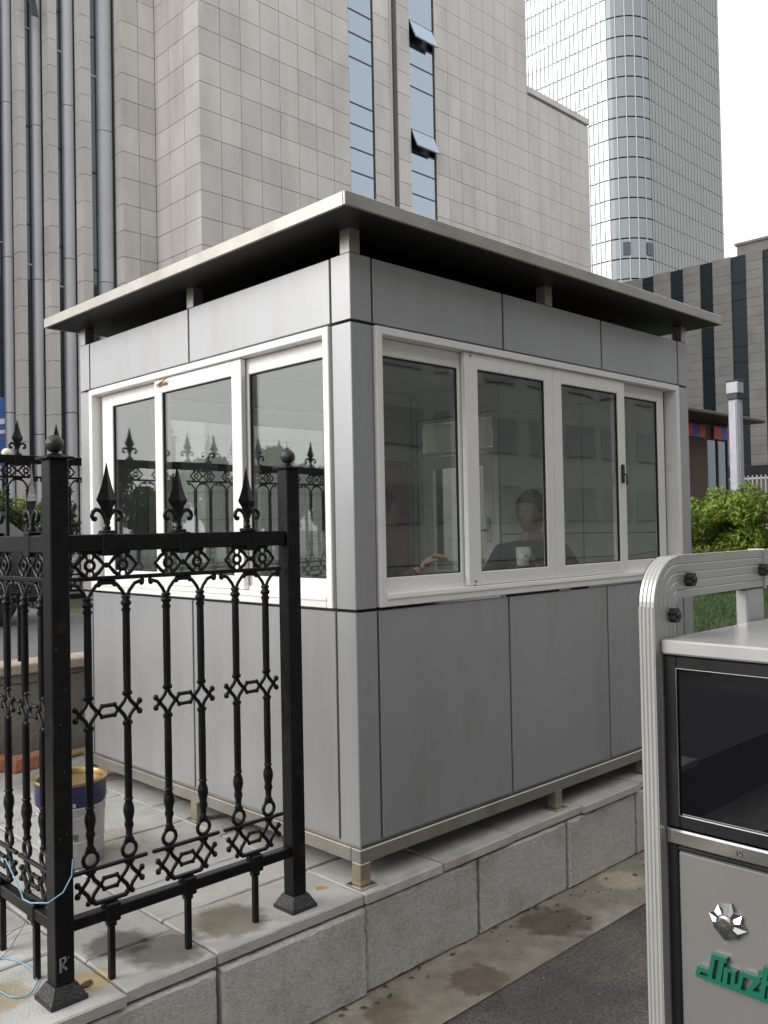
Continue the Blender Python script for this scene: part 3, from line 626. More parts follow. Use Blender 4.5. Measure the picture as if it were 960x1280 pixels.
m = MB(); m.add([(-.026, -.004, 0), (-.01, -.017, .001), (.012, -.014, .0), (.027, .002, .001), (.012, .014, .0), (-.012, .012, .001), (0, 0, .004)], [(0, 1, 6), (1, 2, 6), (2, 3, 6), (3, 4, 6), (4, 5, 6), (5, 0, 6), (5, 4, 3, 2, 1, 0)])
tag(m.build('rust_flake', 'rust', None, (-1.055, .075, .0025), .5), 'flat rusty flake lying beside the corner fence post', 'flake')
# black hose coil and cable under the booth
tag(MB().tube([(.22+.16*math.cos(a)+.004*i, 1.42+.16*math.sin(a), .012+.0022*i) for i, a in enumerate([2*math.pi*k/18 for k in range(50)])], .010, 6).build('hose_coil', 'rubber'), 'coil of black hose lying under the booth', 'hose')
# leaves and grit in the gutter
rg = np.random.default_rng(5); v = []; f = []
for i in range(260):
    x = rg.uniform(-.9, 2.6); y = -.06-abs(rg.normal(0, .13)) if i % 3 else rg.uniform(-1.6, -.05); s = rg.uniform(.002, .006); k = len(v)
    v += [(x-s, y-s, ROAD+.002), (x+s, y-s*.6, ROAD+.002), (x+s*.3, y+s, ROAD+.002), (x, y, ROAD+.003+s)]; f += [(k, k+1, k+3), (k+1, k+2, k+3), (k+2, k, k+3), (k+2, k+1, k)]
tag(MB().add(v, f).build('gutter_grit', 'gutter'), 'loose grit and small stones scattered along the gutter', 'grit', kind='stuff')

rg = np.random.default_rng(8); v = []; f = []
for i in range(70):
    if i % 2: x = rg.uniform(-.6, 2.4); y = -.05-abs(rg.normal(0, .05)); z = ROAD+.004
    else: x = rg.uniform(-1.3, 2.2); y = rg.uniform(-.9, -.06); z = ROAD+.004
    a = rg.uniform(0, 6.28); s_ = rg.uniform(.008, .02); k = len(v); ca, sa = math.cos(a)*s_, math.sin(a)*s_
    v += [(x-ca, y-sa, z), (x+sa*.45, y-ca*.45, z+.004), (x+ca, y+sa, z+.002), (x-sa*.45, y+ca*.45, z+.005)]; f += [(k, k+1, k+2), (k, k+2, k+3)]
tag(MB().add(v, f).build('leaf_litter', 'leaf_litter'), 'small dry leaves lying in the gutter and on the road', 'leaves', kind='stuff')
# ------------------------------------------------------------------ cart with aluminium frame
ct_ = thing('utility_cart', 'white aluminium-framed utility cart with dark glass and green raised lettering', 'cart', (0, 0, ROAD))
Zo = -ROAD
CX0, CX1, CYa, CYb = -.515, .95, -1.542, -2.46          # body front, body back, far side, near side
def zc(z): return z+Zo
def post(y0, y1, x0=-.544, ztop=1.172):
    m = MB(); n = 4; poly = []
    wy = y1-y0; wx = .097
    pol = [(x0, y1)]
    for k in range(n):                                    # fluted profile
        a = y1-wy*k/n; b = y1-wy*(k+1)/n; pol += [(x0, a-wy*.03), (x0, b+wy*.12), (x0+.002, b+wy*.06)]
    pol += [(x0, y0), (x0+.004, y0)]
    for k in range(5):
        a = x0+wx*k/5+.004; b = x0+wx*(k+1)/5; pol += [(a+.002, y0), (b-.002, y0), (b, y0+.0015)]
    pol += [(x0+wx, y0), (x0+wx, y1)]
    return m.prism(pol, 'z', zc(-.22), zc(ztop))
def side_frame(y0, y1, out):
    p = post(y0, y1).build('corner_post', 'cart_white', ct_)
    # rounded elbow: swept fluted section from vertical post to horizontal rail
    m = MB(); w = y1-y0; cx, cz, R0, R1 = -.447+.010, zc(1.172), .012, .107; n = 14
    prof = []                                             # (radius, y)
    for k in range(5):
        a = R0+(R1-R0)*k/5; b = R0+(R1-R0)*(k+1)/5; prof += [(a+.002, y0), (b-.002, y0), (b, y0+.0018)]
    for k in range(4):
        a = y0+w*k/4; b = y0+w*(k+1)/4; prof += [(R1, a+w*.05), (R1, b-w*.05), (R1-.0015, b)]
    prof += [(R1, y1), (R0, y1), (R0, y0)]
    L = len(prof); v = []; f = []
    for i in range(n+1):
        t = math.pi-math.pi/2*i/n
        for r_, y in prof: v.append((cx+r_*math.cos(t), y, cz+r_*math.sin(t)))
    for i in range(n):
        for k in range(L): l = (k+1) % L; f.append((i*L+k, i*L+l, (i+1)*L+l, (i+1)*L+k))
    f += [tuple(range(L)), tuple(range(n*L, n*L+L))[::-1]]
    m.add(v, f).build('elbow', 'cart_white', ct_)
    # rail
    z0, z1 = cz+R0, cz+R1; pol = []
    for k in range(5):
        a = z0+(z1-z0)*k/5; b = z0+(z1-z0)*(k+1)/5; pol += [(y0, a+.002), (y0, b-.002), (y0+.0018, b)]
    pol += [(y0, z1), (y1, z1), (y1, z0)]
    MB().prism(pol, 'x', cx+.001, .012).build('rail', 'cart_white', ct_)
    MB().prism([(y0-.003, z0-.004), (y0-.003, z1+.003), (y1+.003, z1+.003), (y1+.003, z0-.004)], 'x', .0125, .022).build('rail_joint', 'cart_white', ct_)
    MB().prism(pol, 'x', .0225, .80).build('rail', 'cart_white', ct_)
    for xx in (-.079, .70): MB().box(xx, xx+.097, y0+.003, y1-.003, zc(1.08), z0-.0005, .004).build('rail_stay', 'cart_white', ct_)
    def knob(x, z):
        m = MB(); pts = []
        for k in range(16):
            a = 2*math.pi*k/16; r_ = .0165 if k % 2 else .0135; pts.append((r_*math.cos(a), r_*math.sin(a)))
        m.prism(pts, 'y', -.016, 0).ball((0, -.016, 0), .008, 8, 6)
        m.build('knob', 'knob_black', ct_, (x, y0-.0005, zc(z)))
    for x, z in ((-.395, 1.225), (-.004, 1.229), (-.472, 1.151), (.75, 1.229)): knob(x, z)
side_frame(CYa, CYa+.037, 1)
side_frame(CYb-.037, CYb, -1)
y0, y1 = CYb+.001, CYa-.001
MB().box(-.524, CX1, y0, y1, zc(1.072), zc(1.103), .004).build('table_top', 'cart_white', ct_)
box('body', 'cart_white', ct_, CX0+.03, CX1-.01, y0+.001, y1-.001, zc(-.12), zc(1.070), .004)
# back face: black window frame, glass, chrome strip, grey panel
fr = rect_frame(MB(), y0, y1, zc(.705), zc(1.070), CX0, CX0+.028, .030, .030, .028, .028, 'y').build('glass_frame', 'cart_black', ct_)
MB().box(CX0+.006, CX0+.02, y0+.031, y1-.031, zc(.734), zc(1.041)).build('glass', 'cart_glass', fr)
m = rect_frame(MB(), y0+.028, y1-.028, zc(.731), zc(1.044), CX0-.0015, CX0+.004, .0022, .0022, .0022, .0022, 'y').build('bright_bead', 'chrome', fr)
st = MB().box(CX0-.006, CX0+.02, y0, y1, zc(.670), zc(.703), .004).build('chrome_strip', 'chrome', ct_)
m = rect_frame(MB(), y0, y1, zc(-.12), zc(.668), CX0, CX0+.026, .022, .022, .022, .012, 'y').build('panel_trim', 'cart_black', ct_)
MB().box(CX0+.003, CX0+.026, y0+.0225, y1-.0225, zc(-.097), zc(.6555), .004).build('lower_panel', 'cart_grey', ct_)
def on_face(me, y, z, x, name, m, par):     # XY text plane -> facing -X, reading towards -Y
    me.materials.append(MATS[m])
    for v in me.vertices: c = v.co.copy(); v.co = Vector((x-c.z, y-c.x, z+c.y))
    return put(name, me, par)
on_face(text_mesh('15', .017, .0006), -1.703, zc(.680), CX0-.0065, 'strip_number', 'frame_dark', st)
# raised lettering
lt = MB()
def stroke(pts, w=.0085):
    for (a, b) in zip(pts, pts[1:]):
        a = Vector(a); b = Vector(b); d = (b-a).normalized(); nn = Vector((-d.y, d.x))*w/2; a2 = a-d*w*.35; b2 = b+d*w*.35
        lt.prism([(-(p.x), p.y) for p in (a2+nn, a2-nn, b2-nn, b2+nn)], 'x', -.014-random.random()*.0003, 0)
# letters drawn as slanted strokes on a common foot bar (u to the right, v up)
stroke([(.000, .002), (.150, .0)], .007)
stroke([(.000, .004), (.004, .016), (.028, .016), (.036, .052), (.060, .052)], .009); stroke([(.054, .052), (.047, .018), (.044, .004)], .010); stroke([(.028, .016), (.027, .004)], .009)
stroke([(.062, .034), (.058, .004)], .009); stroke([(.062, .034), (.074, .034)], .006)
stroke([(.078, .034), (.074, .008), (.088, .008), (.094, .034)], .008)
stroke([(.100, .036), (.128, .036), (.106, .006), (.128, .006)], .009)
stroke([(.143, .062), (.133, .004)], .010); stroke([(.138, .034), (.152, .036), (.148, .004)], .009); stroke([(.130, .050), (.152, .058)], .007)
le = lt.build('green_lettering', 'green_letter', ct_, (CX0+.003, -1.609, zc(.412))); le.rotation_euler = (math.radians(0), 0, 0)
# star badge
m = MB(); n = 16; v = [(-.016, 0, 0)]; f = []
for k in range(n):
    a = 2*math.pi*k/n+.2; r_ = (.041 if (k//2) % 2 == 0 else .036) if k % 2 == 0 else .029; v.append((-.004 if k % 2 == 0 else -.0125, r_*math.cos(a), r_*math.sin(a)))
for k in range(n): f.append((0, 1+k, 1+(k+1) % n))
for k in range(n):
    a = 2*math.pi*k/n+.2; r_ = (.041 if (k//2) % 2 == 0 else .036) if k % 2 == 0 else .029; v.append((0, r_*math.cos(a)*.95, r_*math.sin(a)*.95))
for k in range(n): j = (k+1) % n; f.append((1+k, 1+n+k, 1+n+j, 1+j))
m.add(v, f); bd = m.build('star_badge', 'badge_metal', ct_, (CX0+.002, -1.673, zc(.540)))
pts = []
m = MB().lathe([(.0175, 0), (.0185, .006), (.013, .010), (.0001, .007)], n=14); o = m.build('badge_center', 'badge_metal', bd, (-.012, 0, 0)); o.rotation_euler = (0, -math.pi/2, 0)
for (x, y) in ((-.2, CYa-.07), (-.2, CYb+.07), (.7, CYa-.07), (.7, CYb+.07)):
    wh = MB().lathe([(.10, -.035), (.165, -.04), (.18, -.025), (.18, .025), (.165, .04), (.10, .035)], n=24).build('wheel', 'rubber', ct_, (x, y, .18)); wh.rotation_euler = (math.pi/2, 0, 0)
    MB().lathe([(.03, -.036), (.105, -.03), (.105, .03), (.03, .036)], n=16).build('rim', 'chrome', wh)

# ------------------------------------------------------------------ people inside the booth
def skinned(verts, edges, radii, sub=2, rootv=0):
    me = bpy.data.meshes.new('s'); me.from_pydata(verts, edges, []); o = bpy.data.objects.new('s', me); COL.objects.link(o)
    md = o.modifiers.new('k', 'SKIN'); md.use_smooth_shade = True
    for i, r_ in enumerate(radii):
        sv = me.skin_vertices[0].data[i]; sv.radius = r_ if isinstance(r_, tuple) else (r_, r_); sv.use_root = (i == rootv)
    ss = o.modifiers.new('u', 'SUBSURF'); ss.levels = sub; ss.render_levels = sub
    dg = bpy.context.evaluated_depsgraph_get(); dg.update(); em = bpy.data.meshes.new_from_object(o.evaluated_get(dg))
    v = [p.co[:] for p in em.vertices]; f = [tuple(p.vertices) for p in em.polygons]
    bpy.data.objects.remove(o); bpy.data.meshes.remove(em); return v, f
def head_mesh(c, turn):
    v = []; f = []; n, mm = 24, 18
    for j in range(mm+1):
        t = math.pi*j/mm; z = -math.cos(t); rr = math.sin(t)
        for i in range(n):
            a = 2*math.pi*i/n; x = math.sin(a)*rr; y = -math.cos(a)*rr
            jaw = 1-.32*max(0, -z)**1.3
            X, Y, Z = x*.076*jaw, y*.096*(1-.12*max(0, -z)), z*.118
            front = max(0, -y)
            if front > .6 and abs(x) < .25 and -.35 < z < .12: Y -= .02*(1-abs(x)/.25)*(1-abs(z+.18)/.3)       # nose
            if front > .5 and abs(abs(x)-.38) < .2 and -.05 < z < .2: Y += .007                                   # eye sockets
            if front > .6 and abs(x) < .35 and -.62 < z < -.45: Y -= .006                                         # lips
            if front > .5 and z < -.7: Y -= .006                                                                  # chin
            v.append((X, Y, Z))
    for j in range(mm):
        for i in range(n): k = (i+1) % n; f.append((j*n+i, j*n+k, (j+1)*n+k, (j+1)*n+i))
    M = Matrix.Translation(c) @ Matrix.Rotation(turn, 4, 'Z')
    ear = []
    return [tuple(M @ Vector(p)) for p in v], f, M
def hand(w, d, nrm, curl, thumb_side=1):
    """w wrist, d towards the fingers, nrm palm normal; returns vertex / face lists"""
    d = Vector(d).normalized(); nrm = Vector(nrm).normalized(); s = d.cross(nrm).normalized()*thumb_side; w = Vector(w); out = []
    P = [w, w+d*.045, w+d*.085]; out.append(skinned([p[:] for p in P], [(0, 1), (1, 2)], [(.024, .02), (.034, .018), (.036, .016)], 2))
    for i, L in enumerate((.072, .08, .075, .06)):
        b = w+d*.078+s*(.027-.018*i); pts = [b]; dd = d.copy(); ang = curl
        for k, fr_ in enumerate((.45, .32, .23)):
            dd = (math.cos(ang)*dd+math.sin(ang)*nrm).normalized() if k == 0 else (dd*math.cos(ang)+nrm*math.sin(ang)).normalized(); pts.append(pts[-1]+dd*L*fr_)
        out.append(skinned([p[:] for p in pts], [(0, 1), (1, 2), (2, 3)], [.0095, .009, .0085, .0065], 1))
    b = w+d*.025+s*.026; t = (d*.6+s*.7+nrm*.45).normalized(); p1_ = b+t*.035; t2 = (d*.9+nrm*.6).normalized()
    out.append(skinned([b[:], p1_[:], (p1_+t2*.03)[:], (p1_+t2*.05)[:]], [(0, 1), (1, 2), (2, 3)], [.012, .011, .0095, .007], 1))
    return out
def person(label, loc, rz, jm, arms, turn=0, hairlong=0):
    t = thing('person', label, 'person', loc, rz)
    pel, wai, che, nek = (0, .02, .56), (0, .02, .74), (0, 0, .94), (0, -.005, 1.07)
    J = [pel, wai, che, nek, (0, -.02, 1.17)]; E = [(0, 1), (1, 2), (2, 3), (3, 4)]; Rr = [(.15, .115), (.14, .10), (.155, .10), (.055, .055), (.052, .052)]
    def add(p, par, r_): J.append(tuple(p)); E.append((par, len(J)-1)); Rr.append(r_); return len(J)-1
    wr = []
    for s, (el, ha) in zip((-1, 1), arms):
        a = add((s*.165, 0, .985), 2, .062); b = add(el, a, .043); c = add(ha, b, .028); wr.append((Vector(el), Vector(ha)))
    for s in (-1, 1):
        a = add((s*.10, -.03, .545), 0, .088); b = add((s*.12, -.44, .53), a, .058); c = add((s*.12, -.42, .09), b, .038); add((s*.125, -.54, .04), c, .035)
    v, f = skinned(J, E, Rr); B = MB(); B.add(v, f, True)
    hv, hf, HM = head_mesh(Vector((0, -.03, 1.225)), turn); B.add(hv, hf, True)
    for s in (-1, 1):
        c = HM @ Vector((s*.078, .01, -.005)); B.add(*(lambda q: (q.v, q.f))(MB().ball((c.x, c.y, c.z), .017, 8, 6, 1.7)), True)
    for k, (el, ha) in enumerate(wr):
        d = (ha-el).normalized(); n_ = Vector((0, -1, .0)) if abs(d.y) < .8 else Vector((0, 0, -1)); n_ = (n_-d*n_.dot(d)).normalized()
        for hv, hf in hand(ha-d*.01, d, n_ if k else n_, .75, 1 if k else -1): B.add(hv, hf, True)
    bo = B.build('body', 'skin', t)
    # hair
    m = MB(); n, mm = 20, 12; hv = []; hf = []
    for j in range(mm+1):
        tt = math.pi*.62*j/mm
        for i in range(n):
            a = 2*math.pi*i/n; y = -math.cos(a); low = 1-.45*max(0, y if y > 0 else 0)
            low = .58 if y < -.35 else (.8 if y < .2 else 1.0)
            th = tt*low; rr = math.sin(th); k = 1.09+.03*math.sin(5*a+j)
            hv.append(tuple(HM @ Vector((math.sin(a)*rr*.079*k, y*rr*.098*k+.004, math.cos(th)*.122*k))))
    for j in range(mm):
        for i in range(n): k = (i+1) % n; hf.append((j*n+i, j*n+k, (j+1)*n+k, (j+1)*n+i))
    m.add(hv, hf, True).build('hair', 'hair', t)
    e = MB()
    for s in (-1, 1): c = HM @ Vector((s*.030, -.083, .008)); e.ball((c.x, c.y+.004, c.z), .0075, 8, 6, .5)
    e.build('eyes', 'hair', t)
    JJ = [pel, wai, che, (0, 0, 1.075)]; EE = [(0, 1), (1, 2), (2, 3)]; RR = [(.168, .135), (.158, .122), (.175, .122), (.072, .072)]
    for s, (el, ha) in zip((-1, 1), arms):
        JJ.append((s*.168, 0, .99)); EE.append((2, len(JJ)-1)); RR.append(.078); JJ.append(tuple(el)); EE.append((len(JJ)-2, len(JJ)-1)); RR.append(.056)
        q = Vector(el).lerp(Vector(ha), .93); JJ.append(tuple(q)); EE.append((len(JJ)-2, len(JJ)-1)); RR.append(.041)
    MB().add(*skinned(JJ, EE, RR), True).build('jacket', jm, t)
    JJ = [(0, .02, .58)]; EE = []; RR = [(.165, .13)]
    for s in (-1, 1):
        k = len(JJ); JJ += [(s*.105, -.04, .55), (s*.12, -.44, .53), (s*.12, -.42, .10)]; EE += [(0, k), (k, k+1), (k+1, k+2)]; RR += [.10, .075, .055]
    MB().add(*skinned(JJ, EE, RR), True).build('trousers', 'trousers', t)
    return t
def stool(label, x, y):
    t = thing('stool', label, 'stool', (x, y, .2))
    MB().lathe([(.16, .40), (.17, .41), (.17, .425), (.155, .435)], n=20).build('seat', 'wood', t)
    for k in range(4): a = math.pi/4+k*math.pi/2; MB().tube([(.12*math.cos(a), .12*math.sin(a), .4), (.16*math.cos(a), .16*math.sin(a), 0)], .012, 6).build('leg', 'steel', t)
A1 = (1.83, .53)
pr = person('seated person in dark jacket holding a white mug behind the window', (A1[0], A1[1], .2), math.radians(-50), 'jacket', [((-.27, -.10, .80), (-.06, -.24, .93)), ((.27, -.10, .80), (.13, -.20, .93))], -.75)
stool('low wooden stool under the person holding a mug', A1[0], A1[1]+.02)
A2 = (.715, .655)
person('seated dark-haired person raising a hand beside the booth corner', (A2[0], A2[1], .2), math.radians(35), 'jacket_b', [((-.25, -.10, .80), (-.20, -.27, .97)), ((.25, -.08, .78), (.20, -.30, .75))], .5)
stool('low wooden stool under the person with raised hand', A2[0], A2[1]+.02)
mg = thing('mug', 'white mug held up by the person inside the booth', 'mug', (1.58, .40, 1.14))
MB().lathe([(.030, 0), (.036, .006), (.040, .10), (.037, .10), (.033, .008), (.0001, .008)], n=20, cap=False).build('cup', 'mug_white', mg)
MB().tube([(.038, 0, .08), (.062, 0, .075), (.066, 0, .045), (.037, 0, .022)], .005, 6).build('handle', 'mug_white', mg)

# ------------------------------------------------------------------ stone office building
ob = thing('office_building', 'beige stone-clad office building with tall narrow window strips', 'building', (20, 30, 0))
OBO = Vector((20, 30, 0))
YA, XA, YC = 21.32, 13.13, 24.01; TH = .865; TW = .80; RZ0 = 10.40-12*TH
def bpart(name, m, mbx):
    for i, p in enumerate(mbx.v): mbx.v[i] = (p[0]-OBO.x, p[1]-OBO.y, p[2]-OBO.z)
    return mbx.build(name, m, ob)
S1 = (19.54, 20.80); GR = (21.62, 22.06); S2 = (22.757, 24.20); XE = 35.3; XS = 30.4; ZLOW = 21.2; ZHI = 46
d0 = .035
core_ = MB()
for a, b, zt in ((XA+d0, S1[0], ZHI), (S1[1], GR[0], ZHI), (GR[1], S2[0], ZHI), (S2[1], XS, ZHI), (XS, XE-d0, ZLOW-.3)): core_.box(a, b, YA+d0, YA+5, -.4, zt)
core_.box(S1[0], S1[1], YA+.35, YA+5, -.4, ZHI).box(S2[0], S2[1], YA+.35, YA+5, -.4, ZHI).box(GR[0], GR[1], YA+.5, YA+5, -.4, ZHI)
bpart('round_shaft', 'stone', MB().prism([(GR[0]+.22+.215*math.cos(math.radians(a)), YA+.42-.30*math.sin(math.radians(a))) for a in range(0, 181, 15)], 'z', -.4, ZHI))
core_.box(XA+d0, XS, YA+5, YA+16, -.4, ZHI).box(XS, XE-d0, YA+5, YA+16, -.4, ZLOW-.3)
bays = [(11.90, 13.13, 24.01, 24.49, 11.39, 11.09), (10.79, 11.12, 24.56, 25.01, 10.44, 10.20), (9.95, 10.24, 25.11, 25.59, 9.66, 9.40), (9.18, 9.43, 25.66, 26.10, 8.92, 8.70), (8.47, 8.73, 26.21, 26.65, 8.20, 7.95), (7.72, 7.98, 26.76, 27.2, 7.45, 7.2)]
for (xa, xb, Y, yr, xf, xg) in bays: core_.box(xa+d0, xb, Y+d0, Y+6, -.4, ZHI).box(xg, xa+d0, yr+.42, yr+5, -.4, ZHI)
core_.box(-2, 7.2, 27.2, 36, -.4, ZHI)
bpart('wall_core', 'stone_joint', core_)
bpart('cornice', 'stone', MB().box(XS-.02, XE+.05, YA-.05, YA+16, ZLOW-.3, ZLOW, .02))
tiles = []   # (kind, x, y, z, w, h)
def cols(a, b, w):
    n = max(1, round((b-a)/w)); return [(a+(b-a)*i/n, a+(b-a)*(i+1)/n) for i in range(n)]
nrow = int((ZHI-RZ0)/TH)
for a, b in ((XA, S1[0]), (S1[1], GR[0]), (GR[1], S2[0]), (S2[1], XS), (XS, XE)):
    for p, q in cols(a, b, TW):
        for k in range(nrow):
            z = RZ0+k*TH
            if p >= XS-.01 and z+TH > ZLOW-.28: continue
            tiles.append(('y', (p+q)/2, YA, z+TH/2, q-p, TH))
for p, q in cols(YA, YC, .9):
    for k in range(nrow): tiles.append(('x', XA, (p+q)/2, RZ0+k*TH+TH/2, q-p, TH))
for bi, (xa, xb, Y, yr, xf, xg) in enumerate(bays):
    for p, q in cols(xa, xb, .62):
        for k in range(nrow): tiles.append(('y', (p+q)/2, Y, RZ0+k*TH+TH/2, q-p, TH))
    for k in range(nrow): tiles.append(('x', xa, Y+.24, RZ0+k*TH+TH/2, .48, TH))
def inframe(p):
    d = Vector(p)-CAM; z = d.dot(Fv); px = 480+1115.6*d.dot(R2)/z; py = 640-1115.6*d.dot(U2)/z
    return -20 < px < 980 and -40 < py < 420
vis = sorted([t for t in tiles if inframe(t[1:4])], key=lambda t: (Vector(t[1:4])-CAM).length/math.sqrt(t[4]))
near = set(id(t) for t in vis[:298]); cache = {}; rest = MB()
for t in tiles:
    k, x, y, z, w, h = t; a, b = w/2-.008, h/2-.008
    if id(t) in near:
        key = (k, round(w, 3))
        if key not in cache:
            m = MB()
            if k == 'y': m.box(-a, a, 0, .03, -b, b, .004)
            else: m.box(0, .03, -a, a, -b, b, .004)
            cache[key] = m.mesh('cladding_tile', 'stone')
        put('cladding_tile', cache[key], ob, Vector((x, y, z))-OBO)
    elif z < 32:
        if k == 'y': rest.box(x-a, x+a, y, y+.03, z-b, z+b)
        else: rest.box(x, x+.03, y-a, y+a, z-b, z+b)
o = bpart('cladding', 'stone', rest); o['kind'] = 'stuff'
# window strips
def strip(x0, x1, zs, opens):
    zz = sorted(zs)
    fr = bpart('strip_frame', 'frame_dark', MB().box(x0, x0+.03, YA+.04, YA+.3, 0, ZHI).box(x1-.05, x1, YA+.04, YA+.3, 0, ZHI))
    for a, b in zip(zz, zz[1:]):
        if (a, b) in opens:
            m = MB().box(x0+.06, x1-.10, -.03, .03, -(b-a)+.05, 0, .01)
            for i, p in enumerate(m.v): m.v[i] = p
            o = m.build('open_pane', 'office_glass', ob, Vector(((0), YA+.05, b-.03))-Vector((0, OBO.y, 0))); o.location.x = -OBO.x; o.rotation_euler = (math.radians(-24), 0, 0)
            bpart('opening', 'frame_dark', MB().box(x0+.05, x1-.05, YA+.25, YA+.28, a, b))
        else: bpart('pane', 'office_glass', MB().box(x0+.05, x1-.05, YA+.06, YA+.09, a+.025, b-.025))
        bpart('transom', 'frame_dark', MB().box(x0+.05, x1-.05, YA+.045, YA+.12, a-.024, a+.024))
z1s = [8, 9.9, 11.2, 12.1, 13.3, 14.47, 15.34, 16.24, 17.02, 18.71, 19.62, 20.49, 22.1, 23, 24, 26, 28]
z2s = [8, 9.9, 11.2, 12.1, 13.3, 14.44, 15.34, 16.14, 16.98, 18.69, 19.56, 20.40, 21.3, 23, 24, 26, 28]
strip(*S1, z1s, []); strip(*S2, z2s, [(16.14, 16.98), (20.40, 21.3)])
# bays: metal fin, glass, transoms
for bi, (xa, xb, Y, yr, xf, xg) in enumerate(bays):
    w = xa-xf
    fm_ = MB(); r_ = w*.49; cx, cy = xf+w*.5, yr+w*.42
    pol = [(cx-r_, yr+.6)]+[(cx+r_*math.cos(math.radians(180+a)), cy-r_*.9*math.sin(math.radians(a))) for a in range(0, 181, 18)]+[(cx+r_, yr+.6)]
    zq = -.4
    for k in range(9):
        z2 = zq+5.0+(.7 if bi % 2 else 0)*(k == 0); bpart('metal_fin', 'fin_metal', MB().prism(pol, 'z', zq+.012, min(z2, ZHI)-.012)); zq = z2
    zq = 1.0+bi*.7; k = 0
    while zq < 30:
        h = 3.2 if k % 3 else 1.3
        bpart('pane', 'dark_glass', MB().box(xg+.02, xf+.03, yr+.28, yr+.31, zq+.03, zq+h-.03)); bpart('transom', 'fin_metal' if k % 3 == 0 else 'frame_dark', MB().box(xg+.02, xf+.02, yr+.25, yr+.32, zq-.028, zq+.028)); zq += h; k += 1
# two tilted panes standing open
for (b, z) in ((2, 19.0), (1, 23.0)):
    (xa, xb, Y, yr, xf, xg) = bays[b]; o = MB().box(0, xf-xg-.03, -.02, .02, -1.2, 0).build('open_pane', 'dark_glass', ob, Vector((xg+.02, yr-.06, z))-OBO); o.rotation_euler = (math.radians(-20), 0, 0)

# ------------------------------------------------------------------ glass tower
tw = thing('glass_tower', 'tall pale glass tower with rounded corner and fine vertical fins', 'tower', (133, 73, -.4))
TX, TY, RR_, TZ = 131.5, 73.45, 6.0, 150; TWX, TWY = 32.4, 44
def tline(off):    # rounded corner outline, list of (x, y) from far left (max y) round the corner to the right end
    p = [(TX-off, TY+TWY), (TX-off, TY+RR_)]
    for i in range(1, 11): a = math.pi+math.pi/2*i/10; p.append((TX+RR_+(RR_+off)*math.cos(a), TY+RR_+(RR_+off)*math.sin(a)))
    return p
def ribbon(pts, z0, z1, org=(133, 73, -.4)):
    m = MB(); n = len(pts); m.add([(p[0]-org[0], p[1]-org[1], z-org[2]) for z in (z0, z1) for p in pts], [(i, i+1, n+i+1, n+i) for i in range(n-1)], False); return m
FL = 3.46; zf0 = 60.19-17*FL
right = [(TX+RR_, TY), (TX+TWX, TY)]
ti = MB().box(TX+2.6-133, TX+TWX-.2-133, TY+2.6-73, TY+TWY-73, 0, TZ-1); ti.build('tower_core', 'tower_line', tw)
ribbon([(TX+TWX, TY), (TX+TWX, TY+TWY)], -.4, TZ).build('side_wall', 'tower_wall', tw)
nfl = int((TZ-zf0)/FL)
for k in range(nfl):
    z = zf0+k*FL
    ribbon(tline(0), z+.12, z+FL-.12).build('glass_band', 'tower_glass', tw)
    m = ribbon(right, z+.07, z+FL-.07); m.build('louvre_band', 'tower_wall', tw)
fl = MB(); y = TY+RR_
i = 0
while y < TY+TWY:
    fl.box(TX-.10-133, TX-133-.02, y-.08-73, y+.08-73, 0, TZ); y += .9
for a in (10, 25, 40, 55, 70, 85):
    t = math.pi+math.radians(a); cx, cy = TX+RR_+(RR_+.05)*math.cos(t), TY+RR_+(RR_+.05)*math.sin(t); fl.box(cx-.06-133, cx+.06-133, cy-.06-73, cy+.06-73, 0, TZ)
o = fl.build('glass_fins', 'tower_fin', tw); o['kind'] = 'stuff'
fl = MB(); x = TX+RR_+.2
while x < TX+TWX: fl.box(x-.12-133, x+.12-133, TY-.09-73, TY-.01-73, 0, TZ); x += 1.15
o = fl.build('wall_fins', 'tower_wall', tw); o['kind'] = 'stuff'
for (y, k) in ((76.8, 10), (75.2, 13), (80.0, 26), (81, 26)):
    pass
for (a, k) in ((35, 13), (75, 13)):
    t = math.pi+math.radians(a); MB().box(-.1, .1, -.6, .6, 0, 2.2).build('dark_pane', 'dark_glass', tw, (TX+RR_+RR_*1.01*math.cos(t)-133, TY+RR_+RR_*1.01*math.sin(t)-73, zf0+k*FL+.6+.4), t)

# ------------------------------------------------------------------ low striped building on the right
lb = thing('striped_building', 'low stone building with alternating dark glass strips', 'building', (46, 16, -.4))
LO = Vector((46, 16, -.4)); LX = 42.8; LZ = 15.1
def lpart(name, m, mbx):
    mbx.v = [(p[0]-LO.x, p[1]-LO.y, p[2]-LO.z) for p in mbx.v]; return mbx.build(name, m, lb)
dark = [(22.15, 22.83), (20.41, 21.15), (18.76, 19.46), (16.98, 17.78), (15.33, 16.13), (13.6, 14.4), (11.9, 12.7), (10.2, 11.0)]
lpart('wall_core', 'stone_joint', MB().box(LX+.15, LX+14, 8.5, 30, -.4, LZ-.05))
st = []
edges = [30]+[e for d in dark for e in (d[1], d[0])]+[8.5]
tc = {}
for i in range(0, len(edges), 2):
    b, a = edges[i], edges[i+1]; w = b-a
    lpart('pilaster_core', 'stone_joint', MB().box(LX+.03, LX+.2, a+.01, b-.01, -.4, LZ-.02))
    for k in range(30):
        z = LZ-30*.47+k*.47
        if a > 23: continue
        key = round(w, 2)
        if key not in tc: tc[key] = MB().box(0, .04, -w/2+.004, w/2-.004, -.229, .229, .004).mesh('stone_tile', 'stone_b')
        put('stone_tile', tc[key], lb, Vector((LX-.01, (a+b)/2, z+.235))-LO)
    if a > 23: lpart('blank_wall', 'stone_b', MB().box(LX-.01, LX+.03, a, b, -.4, LZ))
